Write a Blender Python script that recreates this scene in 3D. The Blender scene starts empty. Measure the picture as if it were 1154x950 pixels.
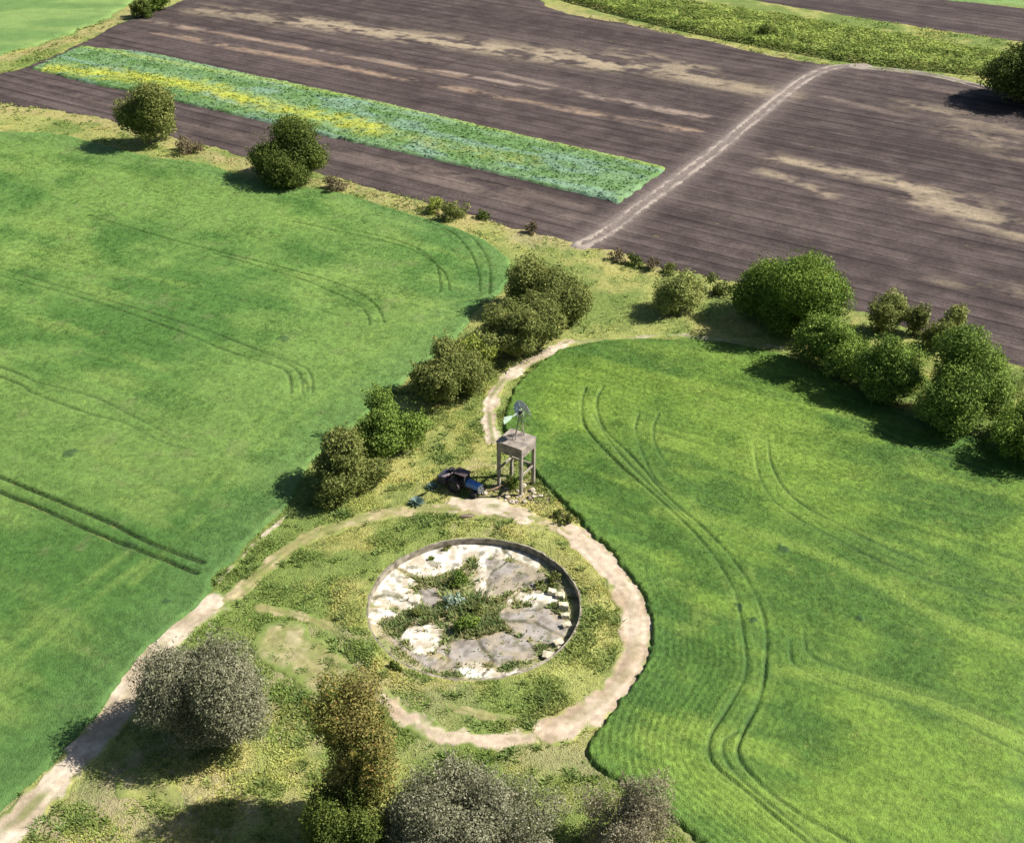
import bpy, bmesh, math, random
import numpy as np
from mathutils import Vector, Matrix
random.seed(7); RS = np.random.RandomState(11)
R = math.radians
sc = bpy.context.scene
# ------------------------------------------------------------------ camera, sky, sun, exposure
H = 86.0; PITCH = 32.6; FOC = 1400.0; PW, PH = 1154.0, 950.0
cam = bpy.data.objects.new('camera', bpy.data.cameras.new('camera'))
sc.collection.objects.link(cam); sc.camera = cam
cam.location = (0, 0, H); cam.rotation_euler = (R(90 - PITCH), 0, 0)
cam.data.sensor_width = 36; cam.data.lens = 36 * FOC / PW; cam.data.clip_end = 6000; cam.data.clip_start = 1
SUN_EL, SUN_AZ = 44.0, 6.0          # azimuth measured from +X towards +Y
w = bpy.data.worlds.new('World'); sc.world = w; w.use_nodes = True
nt = w.node_tree; bg = nt.nodes['Background']
sky = nt.nodes.new('ShaderNodeTexSky'); sky.sky_type = 'NISHITA'; sky.sun_disc = False
sky.sun_elevation = R(SUN_EL); sky.sun_rotation = R(90 - SUN_AZ)
nt.links.new(sky.outputs[0], bg.inputs[0]); bg.inputs[1].default_value = 0.05
sl = bpy.data.lights.new('sun', 'SUN'); sl.energy = 4.9; sl.angle = R(0.53); sl.color = (1, .955, .88)
so = bpy.data.objects.new('sun', sl); sc.collection.objects.link(so)
sd_ = Vector((math.cos(R(SUN_EL)) * math.cos(R(SUN_AZ)), math.cos(R(SUN_EL)) * math.sin(R(SUN_AZ)), math.sin(R(SUN_EL))))
so.rotation_euler = sd_.to_track_quat('Z', 'Y').to_euler(); so.location = sd_ * 200
sc.view_settings.view_transform = 'Standard'; sc.view_settings.look = 'None'; sc.view_settings.gamma = 1
sc.view_settings.exposure = 0.9
try: sc.view_settings.use_curve_mapping = False
except Exception: pass
sc.cycles.max_bounces = 4; sc.cycles.diffuse_bounces = 2; sc.cycles.transparent_max_bounces = 4

# ------------------------------------------------------------------ survey: a point of the photo onto the plane z
CP, SP = math.cos(R(PITCH)), math.sin(R(PITCH))
def G(px, py, z=0.0):
    a = (px - PW / 2) / FOC; b = (py - PH / 2) / FOC
    dy = CP - b * SP; dz = -SP - b * CP
    t = (z - H) / dz
    return Vector((a * t, dy * t, z))
def SC(py, z=0.0):                    # pixels per metre at that row
    p = G(PW / 2, py, z); return FOC / (p.y * CP + (H - z) * SP)
def GP(pts): return np.array([G(*p)[:2] for p in pts])

# ------------------------------------------------------------------ numpy noise / distance
_T = RS.rand(256, 256)
def vnoise(x, y, s, seed=0):
    x = x / s + seed * 17.37; y = y / s + seed * 9.71
    xi = np.floor(x).astype(np.int64); yi = np.floor(y).astype(np.int64)
    fx = x - xi; fy = y - yi
    fx = fx * fx * (3 - 2 * fx); fy = fy * fy * (3 - 2 * fy)
    a = _T[xi & 255, yi & 255]; b = _T[(xi + 1) & 255, yi & 255]
    c = _T[xi & 255, (yi + 1) & 255]; d = _T[(xi + 1) & 255, (yi + 1) & 255]
    return (a * (1 - fx) + b * fx) * (1 - fy) + (c * (1 - fx) + d * fx) * fy
def fbm(x, y, s, o=3, seed=0):
    r = 0; a = 1; t = 0
    for k in range(o): r = r + a * vnoise(x, y, s / 2 ** k, seed + k * 3); t += a; a *= .5
    return r / t
def sst(x, a, b):
    t = np.clip((x - a) / (b - a), 0, 1); return t * t * (3 - 2 * t)
def smooth(P, n=6, closed=False):
    P = np.asarray(P, float); m = len(P); out = []
    rng = range(m) if closed else range(m - 1)
    for i in rng:
        g = (lambda k: P[k % m]) if closed else (lambda k: P[min(max(k, 0), m - 1)])
        p0, p1, p2, p3 = g(i - 1), g(i), g(i + 1), g(i + 2)
        for k in range(n):
            t = k / n
            out.append(.5 * ((2 * p1) + (p2 - p0) * t + (2 * p0 - 5 * p1 + 4 * p2 - p3) * t * t + (3 * p1 - p0 - 3 * p2 + p3) * t ** 3))
    if not closed: out.append(P[-1])
    return np.array(out)
def dseg(X, Y, P, closed=False):
    D = np.full(X.shape, 1e9); n = len(P)
    for i in range(n if closed else n - 1):
        a = P[i]; b = P[(i + 1) % n]; d = b - a; L = d @ d + 1e-12
        t = np.clip(((X - a[0]) * d[0] + (Y - a[1]) * d[1]) / L, 0, 1)
        D = np.minimum(D, (X - a[0] - t * d[0]) ** 2 + (Y - a[1] - t * d[1]) ** 2)
    return np.sqrt(D)
def inside(X, Y, P):
    r = np.zeros(X.shape, bool); n = len(P)
    for i in range(n):
        a = P[i]; b = P[(i + 1) % n]
        if a[1] == b[1]: continue
        c = ((a[1] > Y) != (b[1] > Y)) & (X < (b[0] - a[0]) * (Y - a[1]) / (b[1] - a[1]) + a[0])
        r ^= c
    return r
def spoly(X, Y, P):                   # signed distance, positive inside
    d = dseg(X, Y, P, True); return np.where(inside(X, Y, P), d, -d)
def near(X, Y, P, closed=False, pad=3):   # distance only evaluated near the line
    lo = P.min(0) - pad; hi = P.max(0) + pad
    m = (X > lo[0]) & (X < hi[0]) & (Y > lo[1]) & (Y < hi[1])
    D = np.full(X.shape, 99.0); D[m] = dseg(X[m], Y[m], P, closed); return D
def lerp(a, b, t):
    a = np.asarray(a, float); b = np.asarray(b, float); return a + (b - a) * t[..., None]

# ------------------------------------------------------------------ object helpers
COL = sc.collection
def link(o, parent=None):
    COL.objects.link(o)
    if parent is not None: o.parent = parent
    return o
def tag(o, label=None, cat=None, group=None, kind=None):
    if label: o['label'] = label
    if cat: o['category'] = cat
    if group: o['group'] = group
    if kind: o['kind'] = kind
    return o
def empty(name, loc, rz=0, **k):
    o = bpy.data.objects.new(name, None); o.location = loc; o.rotation_euler = (0, 0, rz); o.empty_display_size = .5
    link(o); tag(o, **k); return o
def mesh_np(name, V, F, col=None, mat=None, parent=None, sm=False):
    """V (n,3), F (m,k) same-sized faces"""
    me = bpy.data.meshes.new(name); n = len(V); m, k = F.shape
    me.vertices.add(n); me.vertices.foreach_set('co', np.ascontiguousarray(V, np.float32).ravel())
    me.loops.add(m * k); me.loops.foreach_set('vertex_index', np.ascontiguousarray(F, np.int32).ravel())
    me.polygons.add(m); me.polygons.foreach_set('loop_start', np.arange(0, m * k, k, dtype=np.int32))
    if sm: me.polygons.foreach_set('use_smooth', np.ones(m, bool))
    me.update(calc_edges=True)
    if col is not None:
        a = me.color_attributes.new('Col', 'FLOAT_COLOR', 'POINT')
        c = np.ones((n, 4), np.float32); c[:, :3] = col; a.data.foreach_set('color', c.ravel())
    if mat: me.materials.append(mat)
    return link(bpy.data.objects.new(name, me), parent)
def grid(name, X, Y, Z, C, keep, mat, snap=None):
    a, b = X.shape; idx = np.arange(a * b).reshape(a, b)
    K = keep[:-1, :-1] | keep[1:, :-1] | keep[:-1, 1:] | keep[1:, 1:]
    F = np.stack([idx[:-1, :-1][K], idx[1:, :-1][K], idx[1:, 1:][K], idx[:-1, 1:][K]], 1)
    V = np.stack([X.ravel(), Y.ravel(), Z.ravel()], 1)
    # orient upwards
    p = V[F[0]]; nz = np.cross(p[1] - p[0], p[2] - p[0])[2]
    if nz < 0: F = F[:, ::-1]
    u = np.unique(F); mp = np.zeros(a * b, np.int64); mp[u] = np.arange(len(u))
    return mesh_np(name, V[u], mp[F], C.reshape(-1, 3)[u], mat, sm=True)

def vmat(name, rough=.9, n1=6., n2=25., amp=.35, bump=.4, bdist=.1, spec=.2, trans=0.0):
    m = bpy.data.materials.new(name); m.use_nodes = True; t = m.node_tree; N = t.nodes; L = t.links
    b = N['Principled BSDF']; b.inputs['Roughness'].default_value = rough
    b.inputs['Specular IOR Level'].default_value = spec
    at = N.new('ShaderNodeAttribute'); at.attribute_name = 'Col'
    tc = N.new('ShaderNodeTexCoord')
    a = N.new('ShaderNodeTexNoise'); a.inputs['Scale'].default_value = n1; a.inputs['Detail'].default_value = 4
    c = N.new('ShaderNodeTexNoise'); c.inputs['Scale'].default_value = n2; c.inputs['Detail'].default_value = 2
    L.new(tc.outputs['Object'], a.inputs['Vector']); L.new(tc.outputs['Object'], c.inputs['Vector'])
    ad = N.new('ShaderNodeMath'); ad.operation = 'ADD'; L.new(a.outputs['Fac'], ad.inputs[0]); L.new(c.outputs['Fac'], ad.inputs[1])
    mr = N.new('ShaderNodeMapRange'); mr.inputs['From Min'].default_value = .65; mr.inputs['From Max'].default_value = 1.35
    mr.inputs['To Min'].default_value = 1 - amp; mr.inputs['To Max'].default_value = 1 + amp
    L.new(ad.outputs[0], mr.inputs['Value'])
    mx = N.new('ShaderNodeVectorMath'); mx.operation = 'SCALE'
    L.new(at.outputs['Color'], mx.inputs[0]); L.new(mr.outputs[0], mx.inputs['Scale']); L.new(mx.outputs[0], b.inputs['Base Color'])
    if bump:
        bp = N.new('ShaderNodeBump'); bp.inputs['Strength'].default_value = bump; bp.inputs['Distance'].default_value = bdist
        L.new(ad.outputs[0], bp.inputs['Height']); L.new(bp.outputs[0], b.inputs['Normal'])
    return m
def pmat(name, c, rough=.6, metal=0., amp=.25, ns=3., c2=None, bump=.15):
    m = bpy.data.materials.new(name); m.use_nodes = True; t = m.node_tree; N = t.nodes; L = t.links
    b = N['Principled BSDF']; b.inputs['Roughness'].default_value = rough; b.inputs['Metallic'].default_value = metal
    tc = N.new('ShaderNodeTexCoord'); a = N.new('ShaderNodeTexNoise'); a.inputs['Scale'].default_value = ns; a.inputs['Detail'].default_value = 6
    L.new(tc.outputs['Object'], a.inputs['Vector'])
    r = N.new('ShaderNodeValToRGB'); r.color_ramp.elements[0].position = .35; r.color_ramp.elements[1].position = .65
    c2 = c2 or tuple(x * (1 - amp) for x in c)
    r.color_ramp.elements[0].color = (*c2, 1); r.color_ramp.elements[1].color = (*c, 1)
    L.new(a.outputs['Fac'], r.inputs[0]); L.new(r.outputs[0], b.inputs['Base Color'])
    bp = N.new('ShaderNodeBump'); bp.inputs['Strength'].default_value = bump; bp.inputs['Distance'].default_value = .03
    L.new(a.outputs['Fac'], bp.inputs['Height']); L.new(bp.outputs[0], b.inputs['Normal'])
    return m
M_ground = vmat('rough_ground', n1=1.6, n2=7, amp=.35, bump=.8, bdist=.25)
M_crop = vmat('young_cereal', n1=2.2, n2=9, amp=.30, bump=.7, bdist=.2, spec=.3, rough=.7)
M_soil = vmat('tilled_soil', n1=1.2, n2=5, amp=.28, bump=.8, bdist=.15)
M_dirt = vmat('bare_dirt', n1=1.5, n2=8, amp=.22, bump=.5, bdist=.06)
M_floor = vmat('old_concrete', n1=1.7, n2=8, amp=.22, bump=.4, bdist=.05)
def leafmat(name):
    m = vmat(name, n1=.8, n2=5, amp=.22, bump=0, rough=.65, spec=.12)
    t = m.node_tree; N = t.nodes; L = t.links; b = N['Principled BSDF']; out = N['Material Output']
    tr = N.new('ShaderNodeBsdfTranslucent'); mix = N.new('ShaderNodeMixShader'); mix.inputs[0].default_value = .22
    src = b.inputs['Base Color'].links[0].from_socket
    L.new(src, tr.inputs['Color']); L.new(b.outputs[0], mix.inputs[1]); L.new(tr.outputs[0], mix.inputs[2]); L.new(mix.outputs[0], out.inputs['Surface'])
    return m
M_leaf = leafmat('leaves'); M_grass = leafmat('grass_blades'); M_grass.node_tree.nodes['Mix Shader'].inputs[0].default_value = .4
M_bark = pmat('bark', (.16, .12, .085), .9, ns=4)

# ------------------------------------------------------------------ outlines surveyed on the ground
TC = np.array([-3.95, 99.1]); TR = 11.15            # reservoir centre and radius
LEFT = smooth(GP([(-420, 128), (-200, 133), (0, 150), (60, 152), (120, 166), (170, 178), (235, 187), (300, 208), (380, 218), (440, 236), (500, 254),
        (545, 272), (574, 296), (566, 325), (535, 352), (508, 388), (476, 412), (436, 448), (398, 482), (352, 520), (330, 562), (300, 590), (264, 628),
        (238, 655), (228, 680), (190, 712), (152, 748), (105, 812), (55, 862), (0, 915), (-60, 975), (-160, 1080), (-500, 1080), (-640, 700)]), 4, True)
RIGHT = smooth(GP([(690, 386), (640, 394), (603, 416), (577, 446), (569, 482), (590, 520), (628, 560), (666, 602), (700, 638), (724, 672), (735, 705), (731, 745), (704, 786), (672, 826),
        (664, 856), (700, 885), (745, 915), (792, 955), (880, 1050), (1400, 1080), (1560, 700), (1300, 560), (1154, 515), (1085, 488), (1000, 458), (935, 428), (880, 402), (815, 388), (750, 384)]), 4, True)
FARL = smooth(GP([(-420, 110), (-150, 92), (0, 62), (60, 45), (108, 26), (142, 8), (176, -16), (240, -60), (-200, -110), (-700, -60)]), 3, True)
SOIL = smooth(GP([(-420, 84), (-150, 100), (0, 84), (42, 72), (92, 50), (152, 20), (216, -2), (300, -46), (560, -40), (615, 8), (700, 27), (800, 48), (880, 66), (965, 77), (1060, 88), (1154, 108), (1300, 130),
        (1560, 300), (1480, 500), (1154, 412), (1090, 386), (960, 348), (860, 322), (800, 312), (742, 300), (690, 283), (645, 272), (600, 262), (560, 250), (500, 233), (430, 214),
        (380, 200), (300, 182), (230, 164), (180, 150), (100, 130), (0, 117), (-200, 105)]), 3, True)
SOIL2 = GP([(690, -25), (830, -3), (980, 22), (1154, 48), (1500, 95), (1500, 60), (1154, 10), (1020, -5), (860, -35), (760, -45)])
FARR = GP([(1030, -2), (1154, 9), (1600, 60), (1600, -60), (1000, -60)])
STRIP = smooth(GP([(36, 79), (90, 54), (165, 61), (400, 111), (600, 157), (752, 191), (697, 231), (560, 197), (400, 162), (200, 116), (100, 95)]), 1, True)
HEDGE = smooth(GP([(690, -30), (720, -4), (850, 16), (1000, 41), (1154, 68), (1320, 96), (1320, 120), (1154, 93), (1060, 82), (960, 71), (880, 58), (800, 42), (720, 24), (660, 8), (590, -14)]), 3, True)
def track(pts, n=6): return smooth(GP(pts), n)
PATHS = [  # centreline, half width, strength
 (track([(-40, 985), (0, 945), (40, 905), (80, 862), (112, 825), (150, 775), (185, 725), (215, 695), (243, 680)]), 1.9, 'pale'),
 (track([(243, 682), (268, 668), (300, 640), (345, 608), (410, 584), (470, 576), (520, 574)], 6), 1.0, 'grassy'),
 (track([(515, 572), (560, 572), (590, 583)]), 1.7, 'pale'),
 (track([(570, 578), (612, 588), (655, 608)]), 1.0, 'grassy'),
 (track([(642, 596), (672, 625), (698, 655), (716, 690), (715, 735), (694, 775), (658, 805), (620, 824)]), 1.75, 'pink'),
 (track([(620, 824), (580, 834), (535, 834), (490, 824), (455, 806), (430, 784)]), 1.1, 'pink'),
 (track([(432, 786), (405, 762), (380, 742), (350, 735)]), .9, 'grassy'),
 (track([(290, 684), (340, 695), (390, 715), (425, 740), (455, 762), (500, 790), (540, 806), (600, 812)]), .55, 'grassy'),
 (track([(556, 498), (552, 470), (556, 445), (576, 422), (606, 403), (640, 386)]), 1.0, 'pale'),
 (track([(246, 655), (268, 632), (300, 602), (332, 572)]), .3, 'pale'),
 (track([(318, 722), (350, 745), (372, 765)]), 2.8, 'clear'),
 (track([(150, 880), (185, 895), (200, 905)]), 1.5, 'clear'),
 (track([(640, 386), (700, 382), (760, 378), (820, 385), (880, 392)]), .5, 'faint'),
 (track([(660, 830), (668, 850), (700, 884), (745, 918), (790, 958)]), .35, 'faint'),
 (track([(748, 888), (770, 886), (782, 882)]), .15, 'faint'),
]
RUT = track([(655, 276), (680, 264), (720, 234), (800, 175), (862, 124), (905, 91), (938, 77), (975, 75)])
RUT2 = track([(960, 76), (1040, 84), (1095, 96), (1140, 108)])

# ------------------------------------------------------------------ SETTING: ground sheet
def axis(lo, hi, step, far):
    core = np.arange(lo, hi, step); out = [core]
    s = step; a = core[0]; L = []
    while a > -far: s *= 1.35; a -= s; L.append(a)
    s = step; b = core[-1]; Rr = []
    while b < far: s *= 1.35; b += s; Rr.append(b)
    return np.array(L[::-1] + list(core) + Rr)
DRYC = [track([(-20, 70), (60, 52), (120, 30), (160, 10), (215, -6)]), track([(-20, 122), (100, 134), (180, 155), (300, 196), (380, 208), (450, 228), (560, 254), (660, 275), (740, 298)]), 
        track([(620, 8), (720, 32), (820, 54), (890, 68)])]
def ground_colour(X, Y):
    a = fbm(X, Y, 9, 4, 1); b = fbm(X, Y, 2.2, 3, 2); c = fbm(X, Y, 4.5, 3, 5)
    C = lerp((.155, .205, .05), (.27, .285, .085), sst(a, .35, .62))
    C = lerp(C, (.36, .32, .11), sst(c, .52, .75) * .6)
    C = lerp(C, (.10, .15, .035), sst(b, .55, .7) * .5)
    return C
def dry_mask(X, Y):
    d = np.minimum.reduce([near(X, Y, p, pad=9) for p in DRYC]); return 1 - sst(d + (fbm(X, Y, 3, 2, 9) - .5) * 5, .5, 4.2)
def build_ground():
    x = axis(-150, 190, .55, 2500); y = axis(42, 430, .55, 2500)
    X, Y = np.meshgrid(x, y, indexing='ij')
    C = ground_colour(X, Y)
    C = lerp(C, (.36, .30, .13), dry_mask(X, Y) * (.35 + .6 * vnoise(X, Y, 1.3, 4)))
    # brown thin soil around tower and below the big trees
    for (px, py, r, k) in [(575, 560, 7, .8), (330, 760, 8, .5), (170, 930, 13, .5), (60, 950, 9, .4), (640, 840, 6, .4), (600, 265, 5, .4), (470, 790, 7, .3), (540, 560, 6, .5)]:
        g = G(px, py); d = np.hypot(X - g.x, Y - g.y) / r + (fbm(X, Y, 2, 3, 7) - .5) * 1.2
        C = lerp(C, (.34, .27, .17), (1 - sst(d, .4, 1.1)) * k)
    Z = (fbm(X, Y, 3.5, 3, 3) - .5) * .22
    core = (X > -150) & (X < 190) & (Y > 42) & (Y < 430); Z = np.where(core, Z, 0)
    rr = np.hypot(X - TC[0], Y - TC[1]); Rm = TR + .02
    keep = ~(rr < Rm)
    sn = (rr < Rm) & (rr > Rm - 1.2)
    f = np.where(sn, Rm / np.maximum(rr, .1), 1); X = TC[0] + (X - TC[0]) * f; Y = TC[1] + (Y - TC[1]) * f
    Z = np.where(np.abs(np.hypot(X - TC[0], Y - TC[1]) - Rm) < .8, 0.0, Z)
    # lift of the earth bank round the reservoir
    rr = np.hypot(X - TC[0], Y - TC[1]); Z = Z + .3 * np.exp(-((rr - TR - 1.9) / 1.2) ** 2) * (rr > TR + .3)
    a, b = X.shape; idx = np.arange(a * b).reshape(a, b)
    K = keep[:-1, :-1] | keep[1:, :-1] | keep[:-1, 1:] | keep[1:, 1:]
    F = np.stack([idx[:-1, :-1][K], idx[1:, :-1][K], idx[1:, 1:][K], idx[:-1, 1:][K]], 1)
    V = np.stack([X.ravel(), Y.ravel(), Z.ravel()], 1)
    u = np.unique(F); mp = np.zeros(a * b, np.int64); mp[u] = np.arange(len(u))
    o = mesh_np('ground', V[u], mp[F], C.reshape(-1, 3)[u], M_ground, sm=True)
    tag(o, kind='structure')
build_ground()

def box_grid(P, step, pad=2.0, clip=(-150, 190, 42, 420)):
    lo = P.min(0) - pad; hi = P.max(0) + pad
    x = np.arange(max(lo[0], clip[0]), min(hi[0], clip[1]), step); y = np.arange(max(lo[1], clip[2]), min(hi[1], clip[3]), step)
    return np.meshgrid(x, y, indexing='ij')

# ------------------------------------------------------------------ cereal fields
def lines(L): return [smooth(GP(p), 5) for p in L]
LT_bold = lines([[(-200, 462), (-60, 516), (0, 540), (63, 566), (126, 593), (168, 614), (229, 637)], [(-200, 478), (-60, 532), (0, 557), (63, 583), (118, 608), (168, 627), (222, 649)]])
LT_mid = lines([[(-200, 248), (0, 305), (84, 330), (168, 355), (236, 376), (295, 399), (337, 414), (350, 425), (352, 445)], [(-200, 256), (0, 313), (63, 330), (126, 349), (202, 376), (253, 397), (312, 416), (326, 427), (328, 446)],
   [(-200, 350), (0, 416), (42, 433), (105, 450), (160, 477), (202, 498)], [(-200, 362), (0, 427), (38, 446), (101, 469), (139, 479), (181, 500), (208, 508)],
   [(310, 405), (332, 418), (340, 430), (341, 446)], [(336, 428), (345, 434), (346, 444)]])
LT_soft = lines([[(100, 245), (202, 275), (295, 298), (358, 315), (400, 330), (425, 348), (433, 366)], [(240, 288), (333, 315), (366, 328), (400, 343), (414, 357), (417, 370)],
   [(330, 252), (432, 274), (474, 289), (501, 310), (507, 330)], [(400, 262), (455, 276), (488, 296), (496, 318), (496, 332)], [(430, 236), (501, 260), (526, 281), (539, 308), (541, 331)], [(470, 244), (520, 262), (541, 281), (552, 303), (552, 334)]])
LT_pale = lines([[(545, 336), (470, 352), (430, 372), (380, 410), (300, 475), (250, 530), (205, 580)], [(555, 345), (480, 368), (440, 388), (390, 425), (315, 488), (262, 545), (215, 600), (150, 660)],
   [(-40, 770), (0, 740), (55, 695), (105, 655), (150, 620)], [(-40, 800), (0, 768), (60, 716), (115, 672), (165, 636)]])
RT_bold = lines([[(660, 440), (655, 460), (661, 487), (698, 527), (751, 574), (791, 614), (823, 661), (834, 701), (840, 759), (820, 800), (800, 834), (803, 863), (843, 898), (901, 947), (960, 990)],
   [(680, 438), (672, 457), (681, 487), (716, 522), (753, 565), (797, 603), (832, 643), (855, 684), (863, 724), (858, 782), (837, 828), (832, 857), (861, 892), (901, 921), (947, 947), (1010, 985)]])
RT_mid = lines([[(720, 470), (716, 487), (724, 516), (745, 551), (785, 568), (832, 585)], [(742, 470), (736, 486), (739, 507), (756, 533), (791, 556), (829, 568)],
   [(849, 504), (855, 539), (878, 574), (947, 614), (1005, 643), (1063, 663), (1150, 684), (1300, 720)], [(865, 500), (870, 530), (895, 566), (960, 603), (1018, 630), (1075, 650), (1160, 670), (1310, 704)],
   [(890, 724), (895, 753), (947, 776), (1005, 794), (1063, 811), (1150, 852), (1250, 900)], [(905, 715), (912, 742), (960, 762), (1015, 781), (1075, 798), (1165, 838), (1260, 882)], [(832, 828), (815, 840), (822, 868), (870, 912), (925, 955)],
   [(668, 470), (690, 505), (730, 548), (775, 590)], [(870, 450), (950, 470), (1030, 508), (1154, 545)]])
RT_pale = lines([[(740, 580), (800, 590), (870, 610), (950, 640), (1060, 700), (1154, 735)], [(880, 760), (960, 770), (1060, 800), (1154, 840)], [(845, 540), (850, 500), (858, 470)]])

def build_left():
    X, Y = box_grid(LEFT, .22)
    sd = spoly(X, Y, LEFT) + (fbm(X, Y, 2.0, 3, 12) - .5) * .9
    m = sd > -.6
    a = fbm(X, Y, 26, 3, 21); b = fbm(X, Y, 5, 4, 22); c = fbm(X * .527 + Y * .85, (-X * .85 + Y * .527) * .22, 3.2, 3, 23); f = vnoise(X, Y, .55, 24)
    C = lerp((.062, .142, .024), (.126, .214, .044), sst(a * .5 + b * .3 + c * .2, .38, .62))
    C = lerp(C, (.165, .24, .05), sst(c * .6 + vnoise(X, Y, 11, 26) * .4, .56, .72) * .5)
    C = lerp(C, (.085, .165, .045), (1 - sst(sd, 1, 9)) * .5)
    q_ = G(229, 637) - G(0, 540); q_.normalize(); st = fbm((X * q_.x + Y * q_.y) * .06, -X * q_.y + Y * q_.x, .55, 2, 29); C = C * (.86 + .28 * st)[..., None] * (.88 + .2 * sst(Y, 75, 190))[..., None]; th = sst(fbm(X, Y, 2.6, 4, 36), .68, .8) * .3; C = lerp(C, (.16, .17, .07), th)  # drill streaks; near crop darker, far paler: view-angle brightness put into the colour
    C = C * (.82 + .36 * f)[..., None]
    Z = .42 * sst(sd, -.15, .35) - .25 * (sd < -.15) * np.minimum(1, (-.15 - sd) / .4) + (b - .5) * .10 + (f - .5) * .07
    for L, dep, wd in ((LT_bold, .42, .27), (LT_mid, .26, .20), (LT_soft, .16, .17)):
        d = np.minimum.reduce([near(X, Y, p) for p in L]); brk = (.75 if wd > .25 else .3) + .75 * fbm(X, Y, 6, 2, 31)
        g = (1 - sst(d, wd * .35, wd * 1.35)) * np.clip(brk, 0, 1) * sst(sd, .3, 1.2)
        Z -= dep * g; C = lerp(C, (.035, .060, .018), g * (1 if wd > .25 else .75))
    d = np.minimum.reduce([near(X, Y, p) for p in LT_pale]); g = (1 - sst(d, .1, .9)) * .55 * np.clip(fbm(X, Y, 3, 3, 33) * 2 - .5, 0, 1)
    C = lerp(C, (.18, .27, .055), g)
    # rough patch at the bend of the bold track
    for (px, py, r) in [(80, 514, 1.0), (150, 618, 1.2), (188, 680, .5), (20, 645, .4), (320, 385, .9)]:
        q = G(px, py); dd = np.hypot(X - q.x, Y - q.y) + (f - .5) * 1.2; g = 1 - sst(dd, r * .4, r); Z += g * .1; C = lerp(C, (.03, .07, .02), g * .8)
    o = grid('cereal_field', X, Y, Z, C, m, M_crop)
    tag(o, 'large green cereal field with wheel tracks left of the hedgerow', 'crop field', kind='stuff')
def build_right():
    X, Y = box_grid(RIGHT, .17, clip=(-20, 95, 48, 170))
    sd = spoly(X, Y, RIGHT) + (fbm(X, Y, 1.6, 3, 42) - .5) * .9 + (vnoise(X, Y, .45, 43) - .5) * .35
    m = sd > -.6
    a = fbm(X, Y, 16, 3, 51); b = fbm(X, Y, 3.5, 4, 52); c = fbm(X * .45 + Y * .89, (-X * .89 + Y * .45) * .16, 2.4, 4, 53); f = vnoise(X, Y, .4, 54)
    C = lerp((.058, .128, .016), (.130, .215, .026), sst(a * .45 + b * .25 + c * .3, .38, .62))
    C = lerp(C, (.165, .25, .035), sst(c * .55 + fbm(X, Y, 8, 2, 56) * .45, .52, .70) * .7)
    C = lerp(C, (.055, .13, .025), (1 - sst(sd, 1, 6)) * .4)
    q_ = G(1150, 684) - G(947, 614); q_.normalize(); st = fbm((X * q_.x + Y * q_.y) * .06, -X * q_.y + Y * q_.x, .5, 2, 39); C = C * (.84 + .32 * st)[..., None]; th = sst(fbm(X, Y, 2.2, 4, 66), .66, .8) * .35; C = lerp(C, (.18, .24, .045), th)
    C = C * (.80 + .4 * f)[..., None]
    Z = .50 * sst(sd, -.12, .3) - .25 * (sd < -.12) * np.minimum(1, (-.12 - sd) / .4) + (b - .5) * .08 + (f - .5) * .06
    dr = dseg(X, Y, RT_bold[0][::2]); wv = np.sin(dr / .66 * 2 * np.pi + (fbm(X, Y, 7, 2, 58) - .5) * 3)
    py_mask = (1 - sst(Y, 86, 104)) * (1 - sst(X, 19, 31)) ; wv2 = wv * (.10 + .9 * py_mask) * (.3 + fbm(X, Y, 5, 2, 59))
    Z += wv2 * .035; C = C * (1 + .10 * wv2)[..., None]
    for L, dep, wd in ((RT_bold, .28, .20), (RT_mid, .17, .16)):
        d = np.minimum.reduce([near(X, Y, p) for p in L]); brk = np.clip(1.5 * fbm(X, Y, 6, 3, 61) - .1, 0, 1)
        g = (1 - sst(d, wd * .35, wd * 1.4)) * brk * sst(sd, .3, 1.2)
        Z -= dep * g; C = lerp(C, (.035, .075, .016), g * (.75 if wd > .15 else .5))
        h = (1 - sst(np.abs(d - .75), .1, .45)) * .3 * brk; C = lerp(C, (.17, .26, .045), h)
    d = np.minimum.reduce([near(X, Y, p) for p in RT_pale]); C = lerp(C, (.20, .29, .045), (1 - sst(d, .2, 1.5)) * .55)
    for (px, py, r) in [(832, 688, .55), (848, 703, .6), (880, 622, .9), (652, 557, .4), (970, 700, .6)]:
        q = G(px, py); dd = np.hypot(X - q.x, Y - q.y) + (f - .5) * .9; g = 1 - sst(dd, r * .4, r); Z += g * .15; C = lerp(C, (.02, .055, .012), g * .85)
    o = grid('cereal_field', X, Y, Z, C, m, M_crop)
    tag(o, 'bright green cereal field with curving wheel tracks right of the reservoir', 'crop field', kind='stuff')
def build_far_green(P, label, seed, step=.8):
    X, Y = box_grid(P, step, clip=(-220, 320, 100, 620))
    sd = spoly(X, Y, P) + (fbm(X, Y, 4, 3, seed) - .5) * 2.5
    b = fbm(X * .4, Y, 6, 3, seed + 1); f = vnoise(X, Y, 1.6, seed + 2)
    C = lerp((.12, .21, .055), (.18, .27, .075), sst(b, .35, .65)) * (.9 + .2 * f)[..., None]
    Z = .4 * sst(sd, -.3, .8) - .3 * (sd < -.3) + (f - .5) * .15
    o = grid('cereal_field', X, Y, Z, C, sd > -1.5, M_crop)
    tag(o, label, 'crop field', kind='stuff')
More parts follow.
